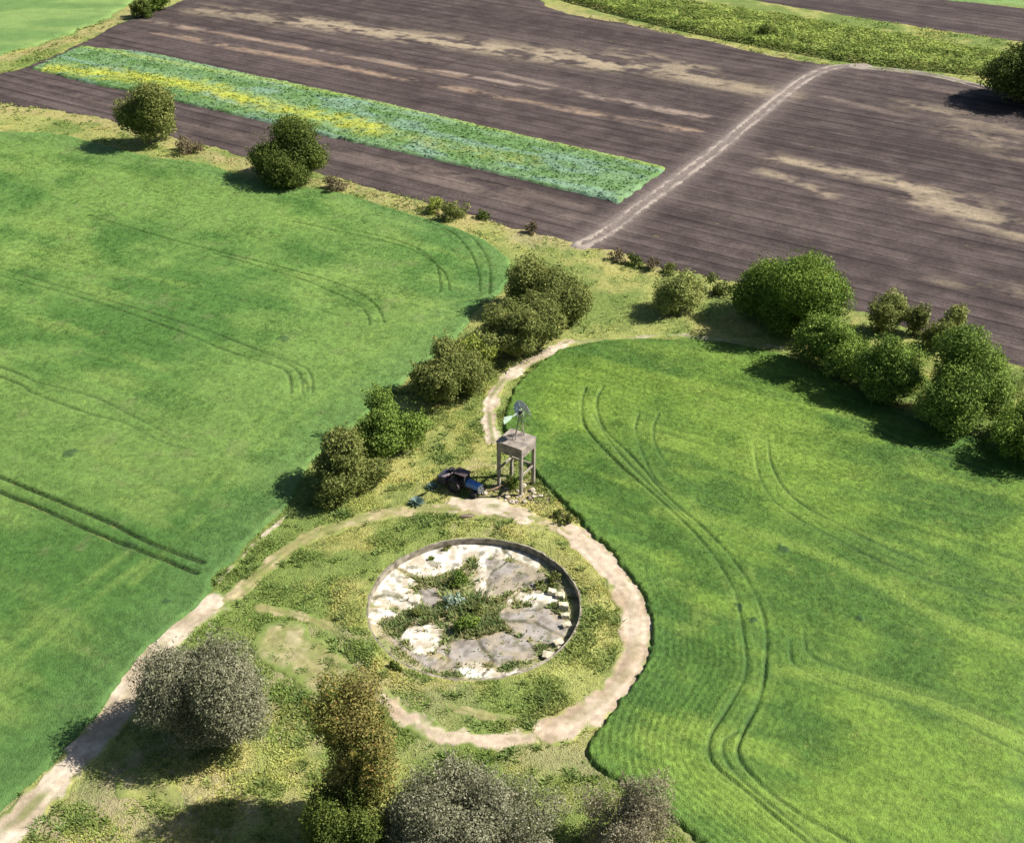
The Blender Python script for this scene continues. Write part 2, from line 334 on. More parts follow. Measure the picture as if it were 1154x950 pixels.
def blades(P, n, label, colf, z0, edge, h, wd, ylim, mask=None):
    lo = np.maximum(P.min(0), [-110, 48]); hi = np.minimum(P.max(0), [100, ylim]); x = RS.uniform(lo[0], hi[0], n); y = lo[1] + (hi[1] - lo[1]) * RS.rand(n) ** 1.25
    k = inside(x, y, P) & (np.abs(x) < y * .47 + 8); x, y = x[k], y[k]; k = spoly(x, y, P) > edge; x, y = x[k], y[k]
    L = mask; d = np.minimum.reduce([near(x, y, p) for p in L]); k = d > .3; x, y = x[k], y[k]
    C = colf(x, y) * (.75 + .55 * RS.rand(len(x)))[:, None]; f = np.clip(y / 90, .8, 2.4)
    V = []; m = len(x); an = RS.rand(m) * 6.283; s = np.stack([np.cos(an), np.sin(an), 0 * an], 1) * (wd * f * .5)[:, None]; b = np.stack([x, y, np.full(m, z0)], 1)
    t = b + np.stack([RS.randn(m) * .16 * f, RS.randn(m) * .16 * f, h * (.5 + RS.rand(m))], 1)
    V = np.stack([b - s, b + s, t], 1).reshape(-1, 3)
    o = mesh_np('cereal_blades', V, np.arange(len(V)).reshape(-1, 3), np.repeat(C, 3, 0), M_grass); tag(o, label, 'crop', kind='stuff')
def lcol(x, y):
    a = fbm(x, y, 26, 3, 21); b = fbm(x, y, 5, 4, 22); c = fbm(x * .527 + y * .85, (-x * .85 + y * .527) * .22, 3.2, 3, 23)
    return lerp((.068, .152, .027), (.136, .228, .048), sst(a * .5 + b * .3 + c * .2, .38, .62))
def rcol(x, y):
    a = fbm(x, y, 16, 3, 51); b = fbm(x, y, 3.5, 4, 52); c = fbm(x * .45 + y * .89, (-x * .89 + y * .45) * .16, 2.4, 4, 53)
    C = lerp((.064, .138, .018), (.142, .230, .030), sst(a * .45 + b * .25 + c * .3, .38, .62)); return lerp(C, (.18, .26, .04), sst(c * .55 + fbm(x, y, 8, 2, 56) * .45, .52, .70) * .7)
build_left(); build_right()
blades(LEFT, 900000, 'upright young cereal blades covering the left field', lcol, .33, .5, .16, .055, 250, LT_bold + LT_mid)
blades(RIGHT, 800000, 'upright young cereal blades covering the right field', rcol, .42, .3, .16, .05, 160, RT_bold + RT_mid)
build_far_green(FARL, 'far green cereal field beyond the dry grass bank, top left', 71)
build_far_green(FARR, 'sliver of bright green field at the far top right corner', 75)

# ------------------------------------------------------------------ ploughed land: rows run along U
U = np.array([-.85, .527]); U /= np.linalg.norm(U); W_ = np.array([U[1], -U[0]])
W_ = W_ if W_[1] > 0 else -W_
STREAKS = [  # photo ends, half width m, strength, colour key
 ((150, 22), (800, 133), 1.2, .9, 0), ((165, 36), (780, 150), 1.5, .85, 1), ((200, 30), (520, 88), 1.3, .6, 1), ((230, 12), (620, 62), 3.2, .6, 2), ((340, 25), (700, 78), 2.6, .75, 2), ((640, 62), (880, 108), 2.6, .7, 2),
 ((700, 60), (790, 80), 2.2, .6, 2), ((560, 82), (800, 140), 1.2, .6, 0), ((870, 178), (1045, 214), 1.4, .8, 2), ((860, 195), (935, 220), 1.2, .7, 2), ((1040, 225), (1154, 262), 2.6, .8, 2), ((1015, 205), (1110, 230), 1.6, .5, 2), ((1020, 118), (1154, 150), 2.2, .4, 2), ((930, 110), (1154, 165), 1.2, .35, 0),
 ((1060, 320), (1150, 330), 1.4, .35, 2), ((300, 150), (640, 245), 2.6, .28, 0), ((480, 190), (660, 235), 1.8, .3, 0), ((90, 110), (300, 165), 2, .25, 0), ((845, 118), (880, 105), 1.6, .7, 0), ((1080, 150), (1154, 175), 3, .35, 2), ((960, 85), (1090, 108), 1.4, .3, 0)]
def build_soil(P, name, clipu, clipv, su, sv, fine=True, streaks=True):
    c = P @ U; v = P @ W_
    uu = np.arange(max(c.min() - 2, clipu[0]), min(c.max() + 2, clipu[1]), su); vv = np.arange(max(v.min() - 2, clipv[0]), min(v.max() + 2, clipv[1]), sv)
    A, B = np.meshgrid(uu, vv, indexing='ij'); X = A * U[0] + B * W_[0]; Y = A * U[1] + B * W_[1]
    sd = spoly(X, Y, P) + (fbm(X, Y, 2.6, 3, 82) - .5) * 2.0
    a = fbm(A * .12, B, 6, 4, 83); b = fbm(X, Y, 3, 3, 84); r1 = fbm(A * .02, B, .9, 2, 85); cl = vnoise(X, Y, .7, 88)
    C = lerp((.048, .035, .033), (.086, .065, .059), sst(a * .5 + b * .5, .3, .7))
    C = C * (.66 + .66 * r1)[..., None] * (.9 + .2 * cl)[..., None]
    Z = np.full(X.shape, .0)
    amp = .6 + .8 * fbm(A * .2, B, 20, 2, 86)
    Z += np.sin(B * 2 * np.pi / 3.4 + (fbm(A * .1, B * .3, 20, 2, 87) - .5) * 2) * .055 * amp + np.sin(B * 2 * np.pi / .85) * .035 * amp + (cl - .5) * .08
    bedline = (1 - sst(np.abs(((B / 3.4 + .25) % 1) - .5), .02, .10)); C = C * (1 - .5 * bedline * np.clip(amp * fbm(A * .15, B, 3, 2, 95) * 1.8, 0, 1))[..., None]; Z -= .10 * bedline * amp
    if streaks:
        for (p, q, hw, k, key) in STREAKS:
            L = np.array([G(*p)[:2], G(*q)[:2]]); d = near(X, Y, L, pad=8); br = fbm(A * .35, B, 2.6, 4, 90 + key) * 3.4 - 1.2 + (vnoise(X, Y, 1.1, 93) - .5) * 1.1
            hw = hw * (2.8 if key == 2 else 1.6);  g = np.clip((1 - sst(d + (fbm(A * .2, B, 2, 2, 91) - .5) * 2.4, hw * .0, hw)) * k * np.clip(br * 1.3, 0, 1.1), 0, 1)
            C = lerp(C, [(.24, .185, .15), (.26, .185, .13), (.31, .25, .17)][key], g)
    # pale headland beside the farm track
    d = near(X, Y, RUT, pad=12); C = lerp(C, (.17, .135, .12), (1 - sst(d, 1, 6)) * .45); C = lerp(C, (.22, .18, .155), (1 - sst(d, 1.2, 2.2)) * .6)
    Z = Z * sst(sd, 0, 1.5) + .16 * sst(sd, -.5, .8) - .25 * sst(-sd, .3, 1.2)
    o = grid(name, X, Y, Z, C, sd > -1.4, M_soil); tag(o, kind='structure'); return o
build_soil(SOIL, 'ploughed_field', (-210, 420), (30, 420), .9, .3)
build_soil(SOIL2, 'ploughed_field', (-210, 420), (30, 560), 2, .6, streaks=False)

# ------------------------------------------------------------------ dirt paths
def build_paths():
    cols = {'pale': ((.48, .40, .305), (.34, .275, .19)), 'pink': ((.47, .375, .28), (.34, .26, .175)), 'grassy': ((.36, .30, .17), (.24, .22, .09)), 'clear': ((.33, .29, .16), (.25, .23, .10)), 'faint': ((.33, .30, .19), (.2, .22, .08))}
    i = 0
    for (P, hw, k) in PATHS:
        X, Y = box_grid(P, .17, pad=hw + 1.6, clip=(-90, 90, 45, 180)); d = dseg(X, Y, P)
        nz = fbm(X, Y, 1.5, 4, 100 + i); sd = hw - d + (nz - .5) * (1.9 if hw > 1 else 1.1)
        a = fbm(X, Y, 2.5, 4, 140); C = lerp(cols[k][1], cols[k][0], sst(a, .35, .6)) * (.85 + .3 * vnoise(X, Y, .4, 141))[..., None]
        # grassy crown between the wheels, in patches
        cr = (1 - sst(d, hw * .1, hw * .42)) * sst(fbm(X, Y, 3, 2, 145), .42, .6) * (.75 if k in ('grassy', 'pale') else .25)
        C = lerp(C, (.15, .17, .05), cr)
        if k in ('grassy', 'clear', 'faint'): C = lerp(C, (.17, .19, .055), sst(fbm(X, Y, 1.2, 3, 147), .48, .66) * .7)
        C = lerp(ground_colour(X, Y), C, sst(sd + (fbm(X, Y, .9, 3, 149) - .5) * 1.1, -.05, 1.4 if k == 'clear' else .65 if hw > 1 else .35))
        rut = np.exp(-((d - hw * .5) / .28) ** 2) * .05
        Z = -.28 + .40 * sst(sd, -.7, .25) - rut + (a - .5) * .06 + .03 * sst(sd, .2, 1)
        rr = np.hypot(X - TC[0], Y - TC[1]); 
        o = grid('dirt_path', X, Y, Z, C, (d < hw + 1.2) & (rr > TR + .9), M_dirt); tag(o, kind='structure'); i += 1
    for P, hw0 in ((RUT, .95), (RUT2, .9)):
        X, Y = box_grid(P, .3, pad=4, clip=(-90, 190, 100, 420)); d = dseg(X, Y, P)
        nz = fbm(X, Y, 2.2, 3, 170); sd = .33 - np.abs(d - hw0) + (nz - .5) * .8
        a = fbm(X, Y, 3, 3, 171); C = lerp((.17, .14, .125), (.28, .235, .20), sst(a, .35, .6)); mid = 1 - sst(d, .2, .6); C = lerp(C, (.2, .18, .12), mid * .6)
        Z = -.1 + .33 * sst(sd, -.7, .2)
        o = grid('farm_track', X, Y, Z, C, d < 2.4, M_dirt); tag(o, kind='structure')
build_paths()

# ------------------------------------------------------------------ blade / leaf clouds
def tufts(name, P, h, wd, C, nb=3, mat=None, parent=None, lean=.45):
    """P (n,3) roots; h, wd (n,), C (n,3): nb leaning blades each"""
    n = len(P); Vs = []; Cs = []
    for k in range(nb):
        an = RS.rand(n) * 2 * np.pi; l = lean * (0.3 + RS.rand(n)); dx, dy = np.cos(an), np.sin(an)
        base = P + np.stack([dx, dy, 0 * dx], 1) * (wd * .4)[:, None]
        s = np.stack([-dy, dx, 0 * dx], 1) * (wd * .5)[:, None]
        tip = base + np.stack([dx * l * h, dy * l * h, h * (.7 + .5 * RS.rand(n))], 1)
        Vs.append(np.stack([base - s, base + s, tip], 1)); cc = C * (.8 + .4 * RS.rand(n))[:, None]; Cs.append(np.repeat(cc[:, None], 3, 1))
    V = np.concatenate(Vs).reshape(-1, 3); Cc = np.concatenate(Cs).reshape(-1, 3)
    return mesh_np(name, V, np.arange(len(V)).reshape(-1, 3), Cc, mat or M_grass, parent)
def leaf_cloud(name, P, N, size, C, mat, parent=None, aspect=.6):
    n = len(P); N = N / (np.linalg.norm(N, axis=1, keepdims=True) + 1e-9)
    t = np.cross(N, RS.randn(n, 3)); t /= (np.linalg.norm(t, axis=1, keepdims=True) + 1e-9); b = np.cross(N, t)
    s = size[:, None]; V = np.stack([P - t * s * .5, P - b * s * .5 * aspect, P + t * s * .5, P + b * s * .5 * aspect], 1).reshape(-1, 3)
    return mesh_np(name, V, np.arange(len(V)).reshape(-1, 4), np.repeat(C, 4, 0), mat, parent)

# rough grass over every verge
def verge_grass():
    n = 520000
    py = 30 + 1000 * RS.rand(n) ** .8; 
    X = RS.uniform(-62, 75, n); Y = RS.uniform(50, 150, n)
    n2 = 170000; X2 = RS.uniform(-150, 150, n2); Y2 = RS.uniform(140, 330, n2)
    X = np.r_[X, X2]; Y = np.r_[Y, Y2]
    fld = inside(X, Y, LEFT) | inside(X, Y, RIGHT) | inside(X, Y, SOIL) | inside(X, Y, FARL) | inside(X, Y, HEDGE) | inside(X, Y, SOIL2)
    rr = np.hypot(X - TC[0], Y - TC[1]); ok = ~fld & (rr > TR + .35) & (np.abs(X) < Y * .50 + 12)
    X, Y = X[ok], Y[ok]
    dp = np.full(X.shape, 9.0)
    for P, hw, k in PATHS:
        d = near(X, Y, P, pad=4) - hw * (1 if k in ('pale', 'pink') else .55 if k == 'grassy' else .2); dp = np.minimum(dp, d)
    dp += (fbm(X, Y, 1.5, 3, 100) - .5) * 1.2
    dens = fbm(X, Y, 2.4, 3, 201); ok = (dp > -.1) & (RS.rand(len(X)) < .25 + 1.0 * sst(dens, .3, .6)); X, Y = X[ok], Y[ok]; dens = dens[ok]
    C = ground_colour(X, Y) * 1.8
    dm = dry_mask(X, Y); C = lerp(C, (.40, .34, .15), dm * (RS.rand(len(X)) < .7))
    C = lerp(C, (.42, .38, .16), (RS.rand(len(X)) < .10) * .7)
    C = lerp(C, (.17, .24, .06), sst(fbm(X, Y, 3.2, 2, 205), .58, .7) * .6); C = lerp(C, (.17, .25, .08), sst(fbm(X, Y, .9, 2, 207), .68, .76) * .6)
    h = .08 + .09 * sst(dens, .4, .75) * RS.rand(len(X)) + .20 * sst(fbm(X, Y, 3.2, 2, 205), .58, .7) * RS.rand(len(X)) + .35 * sst(fbm(X, Y, .9, 2, 207), .68, .76) * RS.rand(len(X))
    far = np.clip(Y / 130, 1, 2.2); P3 = np.stack([X, Y, np.full(len(X), -.02) + .3 * np.exp(-((np.hypot(X - TC[0], Y - TC[1]) - TR - 1.9) / 1.2) ** 2)], 1)
    o = tufts('rough_grass', P3, h * far ** .5, (.14 + .10 * RS.rand(len(X))) * far, C, 3, lean=1.15)
    tag(o, 'rough yellow green grass and weeds on the verges and around the reservoir', 'grass', kind='stuff')
verge_grass()

# strip of leafy vegetables
def strip():
    c = STRIP @ U; v = STRIP @ W_
    A, B = np.meshgrid(np.arange(c.min() - 1, c.max() + 1, .4), np.arange(v.min() - 1, v.max() + 1, .3), indexing='ij'); X = A * U[0] + B * W_[0]; Y = A * U[1] + B * W_[1]
    def colour(X, Y):
        A = X * U[0] + Y * U[1]; B = X * W_[0] + Y * W_[1]
        a = fbm(A * .1, B, 4, 3, 221); b = fbm(X, Y, 2.2, 3, 222)
        C = lerp((.10, .19, .055), (.15, .25, .11), sst(a * .5 + b * .5, .35, .62))
        C = lerp(C, (.17, .27, .19), sst(fbm(A * .3, B, 3, 3, 225), .5, .68) * .7)
        ye = GP([(60, 80), (150, 89), (230, 102), (330, 128), (420, 148)]); d = near(X, Y, ye, pad=14); k = (1 - sst(d + (b - .5) * 6, .0, 5.5)); 
        C = lerp(C, (.38, .40, .05), k * .95 * (.5 + .6 * vnoise(X, Y, 1.2, 226)))
        y2 = GP([(400, 146), (520, 172), (600, 185)]); d = near(X, Y, y2, pad=10); C = lerp(C, (.34, .33, .05), (1 - sst(d, .5, 4)) * .4 * vnoise(X, Y, 1.5, 227))
        top = GP([(90, 54), (400, 112), (600, 158), (745, 191)]); d = near(X, Y, top, pad=5); C = lerp(C, (.25, .33, .06), (1 - sst(d, .4, 2)) * .6)
        return C
    sd = spoly(X, Y, STRIP) + (fbm(X, Y, 1.6, 2, 223) - .5) * .8; f = vnoise(X, Y, .8, 224)
    C = colour(X, Y) * (.8 + .4 * f)[..., None]
    Z = -.1 + .7 * sst(sd, -.3, .5) + (f - .5) * .2 + (vnoise(X, Y, 2, 228) - .5) * .1
    Z = np.where(sd < -.3, -.2, Z)
    o = grid('vegetable_strip', X, Y, Z, C, sd > -.5, M_crop); tag(o, 'long strip of blue green leafy crop with a yellow flowering band', 'crop strip', kind='stuff')
    n = 60000; lo = STRIP.min(0); hi = STRIP.max(0); x = RS.uniform(lo[0], hi[0], n); y = RS.uniform(lo[1], hi[1], n); s = spoly(x, y, STRIP); k = s > .1; x, y = x[k], y[k]
    Cc = colour(x, y) * (.8 + .5 * RS.rand(len(x)))[:, None]
    P = np.stack([x, y, (.45 + .3 * RS.rand(len(x))) * sst(s[k], -.2, .8)], 1); N = np.stack([RS.randn(len(x)) * .6, RS.randn(len(x)) * .6, np.ones(len(x))], 1)
    o = leaf_cloud('crop_leaves', P, N, .45 + .3 * RS.rand(len(x)), Cc, M_leaf); tag(o, 'broad leaves and flower heads topping the long vegetable strip', 'crop leaves', kind='stuff')
strip()
# tall maize-like belt beyond the ploughed land
def belt():
    lo = HEDGE.min(0); hi = HEDGE.max(0); n = 260000
    x = RS.uniform(lo[0], hi[0], n); y = RS.uniform(lo[1], hi[1], n); s = spoly(x, y, HEDGE); k = s > 0; x, y, s = x[k], y[k], s[k]
    hh = 1.9 * (.55 + .6 * fbm(x, y, 4, 3, 240)) * sst(s, -.6, 1.2)
    z = hh * RS.rand(len(x)) ** .2
    C = lerp((.14, .20, .035), (.30, .38, .08), sst(fbm(x, y, 3, 3, 241), .35, .65)) * (.75 + .5 * RS.rand(len(x)))[:, None]
    C = lerp(C, (.33, .33, .10), (RS.rand(len(x)) < .12) * .8)
    N = np.stack([RS.randn(len(x)) * .6, RS.randn(len(x)) * .6, .9 + RS.rand(len(x))], 1)
    o = leaf_cloud('tall_crop', np.stack([x, y, z], 1), N, .5 + .5 * RS.rand(len(x)), C, M_leaf, aspect=.4)
    tag(o, 'tall dense green crop belt along the far edge of the ploughed land', 'tall crop', kind='stuff')
belt()

# ------------------------------------------------------------------ trees and bushes
def tube(bm, pts, rad, seg=7):
    rings = []
    for i, p in enumerate(pts):
        d = (pts[min(i + 1, len(pts) - 1)] - pts[max(i - 1, 0)]).normalized(); q = d.to_track_quat('Z', 'Y')
        rings.append([bm.verts.new(p + q @ Vector((math.cos(2 * math.pi * k / seg) * rad[i], math.sin(2 * math.pi * k / seg) * rad[i], 0))) for k in range(seg)])
    for a, b in zip(rings, rings[1:]):
        for k in range(seg): bm.faces.new((a[k], a[(k + 1) % seg], b[(k + 1) % seg], b[k]))
    bm.faces.new(rings[0][::-1]); bm.faces.new(rings[-1])
def bm_obj(name, bm, mat, parent=None, sm=False):
    bmesh.ops.recalc_face_normals(bm, faces=bm.faces)
    me = bpy.data.meshes.new(name); bm.to_mesh(me); bm.free(); me.materials.append(mat)
    if sm: me.polygons.foreach_set('use_smooth', [True] * len(me.polygons))
    return link(bpy.data.objects.new(name, me), parent)
PAL = {  # dark, light, accent
 'dark': ((.045, .075, .015), (.125, .16, .03), (.19, .22, .05)), 'round': ((0.075, 0.138, 0.022), (0.165, 0.241, 0.034), (0.255, 0.317, 0.054)),
 'olive': ((.085, .115, .025), (.22, .24, .065), (.31, .32, .10)), 'pale': ((0.180, 0.221, 0.060), (0.330, 0.359, 0.108), (0.420, 0.414, 0.144)),
 'grey': ((.11, .115, .06), (.27, .265, .165), (.37, .355, .24)), 'brown': ((.16, .14, .085), (.30, .265, .17), (.36, .32, .21)),
 'mid': ((0.083, 0.145, 0.026), (0.188, 0.269, 0.046), (0.285, 0.373, 0.072)), 'hot': ((0.090, 0.110, 0.024), (0.195, 0.214, 0.048), (0.375, 0.235, 0.072)),
 'yellow': ((0.150, 0.207, 0.036), (0.300, 0.345, 0.060), (0.405, 0.428, 0.084)), 'twig': ((.11, .09, .05), (.20, .16, .09), (.26, .21, .12)), 'agave': ((0.195, 0.276, 0.204), (0.360, 0.455, 0.348), (0.450, 0.524, 0.396))}
SEED = {}
def tree(name, bbox, pal, label, cat='tree', lift=.12, leaf=.42, dens=1.0, group=None, lumps=None, rz_k=1.0, clump=.30, wonk=.3, flat=.85, foot=None, accent=None, lobes=None, ryk=1.0):
    x0, y0, x1, y1 = bbox; RS.seed(abs(int(x0 * 7 + y0 * 13 + SEED.get(x0, 0)))); xc, yc = (x0 + x1) / 2, (y0 + y1) / 2; zc = 3.0
    for _ in range(4):
        s = SC(yc, zc); Rx = (x1 - x0) / 2 / s; hh = (y1 - y0) / 2 / s
        gp = G(xc, yc, zc); dep = math.atan2(H - zc, gp.y)
        q = hh * hh - (Rx * math.sin(dep)) ** 2
        rz = math.sqrt(max(q, (.55 * Rx * math.cos(dep)) ** 2)) / math.cos(dep) * rz_k
        zc = rz * (.82 + lift)
    Ry = (Rx if q > 0 else Rx * .85) * ryk
    g = G(xc, yc, zc); root = empty(name, (g.x, g.y, 0), label=label, cat=cat, group=group)
    rad = np.array([Rx, Ry, rz])
    nl = lumps or int(40 + 7 * Rx); rm = (Rx + Ry + rz) / 3
    # big boughs first, then leaf clumps over the outside of the boughs
    nb = lobes or (5 if Rx < 3 else 9)
    bd = RS.randn(nb, 3); bd /= np.linalg.norm(bd, axis=1, keepdims=True); bc = bd * (.42 + .26 * RS.rand(nb))[:, None] * (1 + wonk * .8); bc[0] = 0; br = .24 + .26 * RS.rand(nb) ** 1.3; br[0] = .5
    bc[:, 2] = np.where(bc[:, 2] < -.2, -.5 * bc[:, 2], bc[:, 2]); cen = []; ii = 0
    while len(cen) < nl and ii < 20000:
        ii += 1; j = RS.randint(nb); e = RS.randn(3); e /= np.linalg.norm(e); p = bc[j] + e * br[j] * (.78 if RS.rand() < .85 else .4)
        if any(np.linalg.norm(p - bc[k]) < br[k] * .68 for k in range(nb) if k != j): continue
        if cen and min(np.linalg.norm(p - c_) for c_ in cen) < clump * .42: continue
        cen.append(p)
    nl = len(cen); cen = np.array(cen); cu = clump * (.45 + .75 * RS.rand(nl))
    lo = (cen - cu[:, None]).min(0); hi = (cen + cu[:, None]).max(0); cen = (cen - (lo + hi) / 2) / ((hi - lo) / 2) * rad * 1.02
    cr = rm * cu / ((hi - lo).mean() / 2)
    P = []; N = []; C = []
    dk, lt, ac = (np.array(c) for c in PAL[pal]); A = leaf * leaf * .5
    for i in range(nl):
        m = int(4 * math.pi * cr[i] ** 2 / A * .95 * dens); m = max(12, min(m, 5000))
        e = RS.randn(m, 3); e /= np.linalg.norm(e, axis=1, keepdims=True)
        r = cr[i] * (1.12 - .6 * RS.rand(m) ** 1.8) * (1 + .22 * (vnoise(e[:, 0] * 3 + i, e[:, 1] * 3 + e[:, 2] * 2, 1., i % 50) - .5) * 2)
        p = cen[i] + e * r[:, None] * np.array([1, 1, flat]); P.append(p)
        n_ = e + RS.randn(m, 3) * .75 + np.array([0, 0, .35]); N.append(n_)
        t = np.clip(RS.rand() * .55 + RS.rand(m) * .55, 0, 1); c = dk + (lt - dk) * t[:, None]
        k = RS.rand(m) < .13; c[k] = ac * (.85 + .3 * RS.rand(k.sum()))[:, None]; 
        if accent:
            hgt = (cen[i][2] / rz + 1) / 2
            if RS.rand() < accent[1] * (hgt ** 1.0) + .05: c = c * .35 + np.array(accent[0]) * .65 * (.75 + .5 * RS.rand(m))[:, None]
        C.append(c)
    for q_ in range(int(nl * .8)):
        i = RS.randint(nl); e = RS.randn(3); e = e / np.linalg.norm(e) + np.array([0, 0, .4]) + cen[i] / (rad + 1e-6) * .8; e /= np.linalg.norm(e); m = int(26 * dens * (.3 / leaf)); tt = RS.rand(m)
        p = cen[i] + e * (cr[i] * (.85 + .75 * tt))[:, None] + RS.randn(m, 3) * (.16 * cr[i] * (1.2 - tt))[:, None]; P.append(p); N.append(e + RS.randn(m, 3)); C.append((lt * .6 + ac * .4) * (.7 + .5 * RS.rand(m))[:, None])
    m = int(120 * dens * rm); e = RS.randn(m, 3); e /= np.linalg.norm(e, axis=1, keepdims=True); P.append(e * rad * (.5 + .5 * RS.rand(m))[:, None]); N.append(e + RS.randn(m, 3)); C.append(dk + (lt - dk) * RS.rand(m)[:, None])
    P = np.concatenate(P); N = np.concatenate(N); C = np.concatenate(C); P[:, 2] += zc; k = P[:, 2] > .05; P, N, C = P[k], N[k], C[k]
    leaf_cloud('crown', P, N, leaf * (.6 + .8 * RS.rand(len(P))), C, M_leaf, root)
    bm = bmesh.new(); tr = max(.07, Rx * .055); top = Vector((RS.uniform(-.2, .2) * Rx * .3, 0, zc * .75))
    mid = Vector((RS.uniform(-.15, .15), RS.uniform(-.15, .15), zc * .35))
    tube(bm, [Vector((0, 0, -.2)), Vector((0, 0, .25)), mid, top], [tr * 1.35, tr, tr * .8, tr * .5])
    for i in range(0, nl, max(1, nl // 11)):
        c = Vector(cen[i]) + Vector((0, 0, zc)); s0 = mid.lerp(top, RS.rand() * .8); b = s0.lerp(c, .5) + Vector((0, 0, .06 * Rx)); tube(bm, [s0, b, c], [tr * .5, tr * .3, tr * .1], 5)
    bm_obj('trunk', bm, M_bark, root, True)
    return root
HG = 'trees and bushes of the hedgerow between the fields'
tree('tree', (133, 86, 195, 164), 'olive', 'lone leafy tree left of the two on the bank by the ploughed strip', lift=.18, leaf=0.34, clump=.3)
tree('tree', (279, 131, 370, 209), 'dark', 'broad dark tree right of the two on the bank by the ploughed strip', lift=.08, leaf=0.34, clump=.32)
tree('bush', (146, -4, 172, 21), 'dark', 'dark bush at the lower end of the far left bank', 'bush', leaf=0.34, lift=.05)
tree('bush', (164, -14, 192, 14), 'mid', 'green bush higher up the far left bank', 'bush', leaf=0.34, lift=.05)
tree('tree', (570, 288, 668, 368), 'olive', 'broad olive green tree at the top end of the hedgerow', group=HG, leaf=0.29, lift=.02)
tree('tree', (543, 330, 640, 408), 'olive', 'darker tree in front of the topmost hedgerow tree', group=HG, leaf=0.29, lift=.02)
tree('bush', (524, 366, 576, 412), 'pale', 'small pale bush between two larger hedgerow trees', 'bush', group=HG, leaf=0.27, lift=.02)
tree('tree', (464, 382, 556, 460), 'olive', 'rounded tree midway down the hedgerow above the windmill', group=HG, leaf=0.27, lift=.04)
tree('bush', (516, 378, 560, 420), 'yellow', 'yellow green bush touching the midway hedgerow tree', 'bush', group=HG, leaf=0.27, lift=.02, dens=.8)
tree('bush', (402, 442, 484, 520), 'mid', 'green bush second from the lower end of the hedgerow', 'bush', group=HG, leaf=0.26, lift=.02)
tree('tree', (350, 480, 440, 568), 'olive', 'olive tree at the lower end of the hedgerow above the ring path', group=HG, leaf=0.26, lift=.06)
tree('bush', (738, 298, 794, 358), 'pale', 'pale bush alone on the grass left of the big round tree', 'bush', leaf=0.29, lift=.05, dens=.8)
tree('tree', (829, 272, 957, 382), 'round', 'big round dense tree at the edge of the ploughed field', lift=.04, leaf=0.29, wonk=-.15, clump=.24, lumps=120, lobes=7)
RG = 'trees in the shelter belt on the right'
tree('tree', (895, 350, 985, 432), 'mid', 'leafy green tree next to the big round tree', group=RG, leaf=0.29, lift=.03)
tree('tree', (965, 367, 1048, 458), 'mid', 'brightest green tree second in the right hand row', group=RG, leaf=0.29, lift=.03)
tree('tree', (1030, 372, 1142, 492), 'mid', 'largest spreading tree near the right end of the row', group=RG, leaf=0.29, lift=.03)
tree('tree', (1112, 436, 1230, 530), 'round', 'dark tree cut by the right edge of the picture', group=RG, leaf=0.29, lift=.03)
tree('bush', (975, 330, 1012, 378), 'olive', 'brownish thin bush behind the shelter belt', 'bush', leaf=0.26, lift=.05, dens=.6)
tree('tree', (996, 320, 1022, 372), 'pale', 'small slender pale tree behind the shelter belt', leaf=0.24, lift=.2, dens=.7)
tree('bush', (1018, 336, 1046, 380), 'olive', 'small green bush right of the slender pale tree', 'bush', leaf=0.26, lift=.05, dens=.8)
tree('bush', (1040, 355, 1078, 398), 'olive', 'brownish bush beside the pale sapling behind the row', 'bush', leaf=0.26, lift=.05, dens=.7)
tree('tree', (1062, 340, 1088, 380), 'pale', 'short pale sapling behind the largest spreading tree', leaf=0.24, lift=.15, dens=.8)
tree('tree', (1112, 62, 1240, 112), 'dark', 'dark tree at the far right corner beside the tall crop belt', leaf=0.48, lift=.1)
tree('tree', (160, 697, 303, 866), 'grey', 'large silvery grey tree beside the pale dirt path', lift=-.08, rz_k=.9, leaf=0.19, clump=.25, lumps=120, wonk=-.1, dens=.68, lobes=9)
tree('eucalyptus_tree', (356, 752, 442, 935), 'hot', 'tall slender tree with rusty brown upper foliage', lift=.1, leaf=0.20, clump=.26, lumps=80, wonk=.3, lobes=10, ryk=.8, accent=((.27, .225, .075), .6), dens=.8)
tree('tree', (425, 842, 645, 1030), 'grey', 'wide silvery grey tree at the bottom edge', lift=.04, leaf=0.19, clump=.2, lumps=150, wonk=.0, dens=.66, lobes=16)
tree('bush', (656, 862, 756, 985), 'brown', 'sparse grey brown bush at the corner of the right field', 'bush', lift=.04, leaf=0.16, clump=.28, dens=.5, lumps=55)
tree('bush', (340, 880, 440, 985), 'dark', 'dark green bush below the tall rusty tree', 'bush', lift=.04, leaf=0.20, clump=.3)
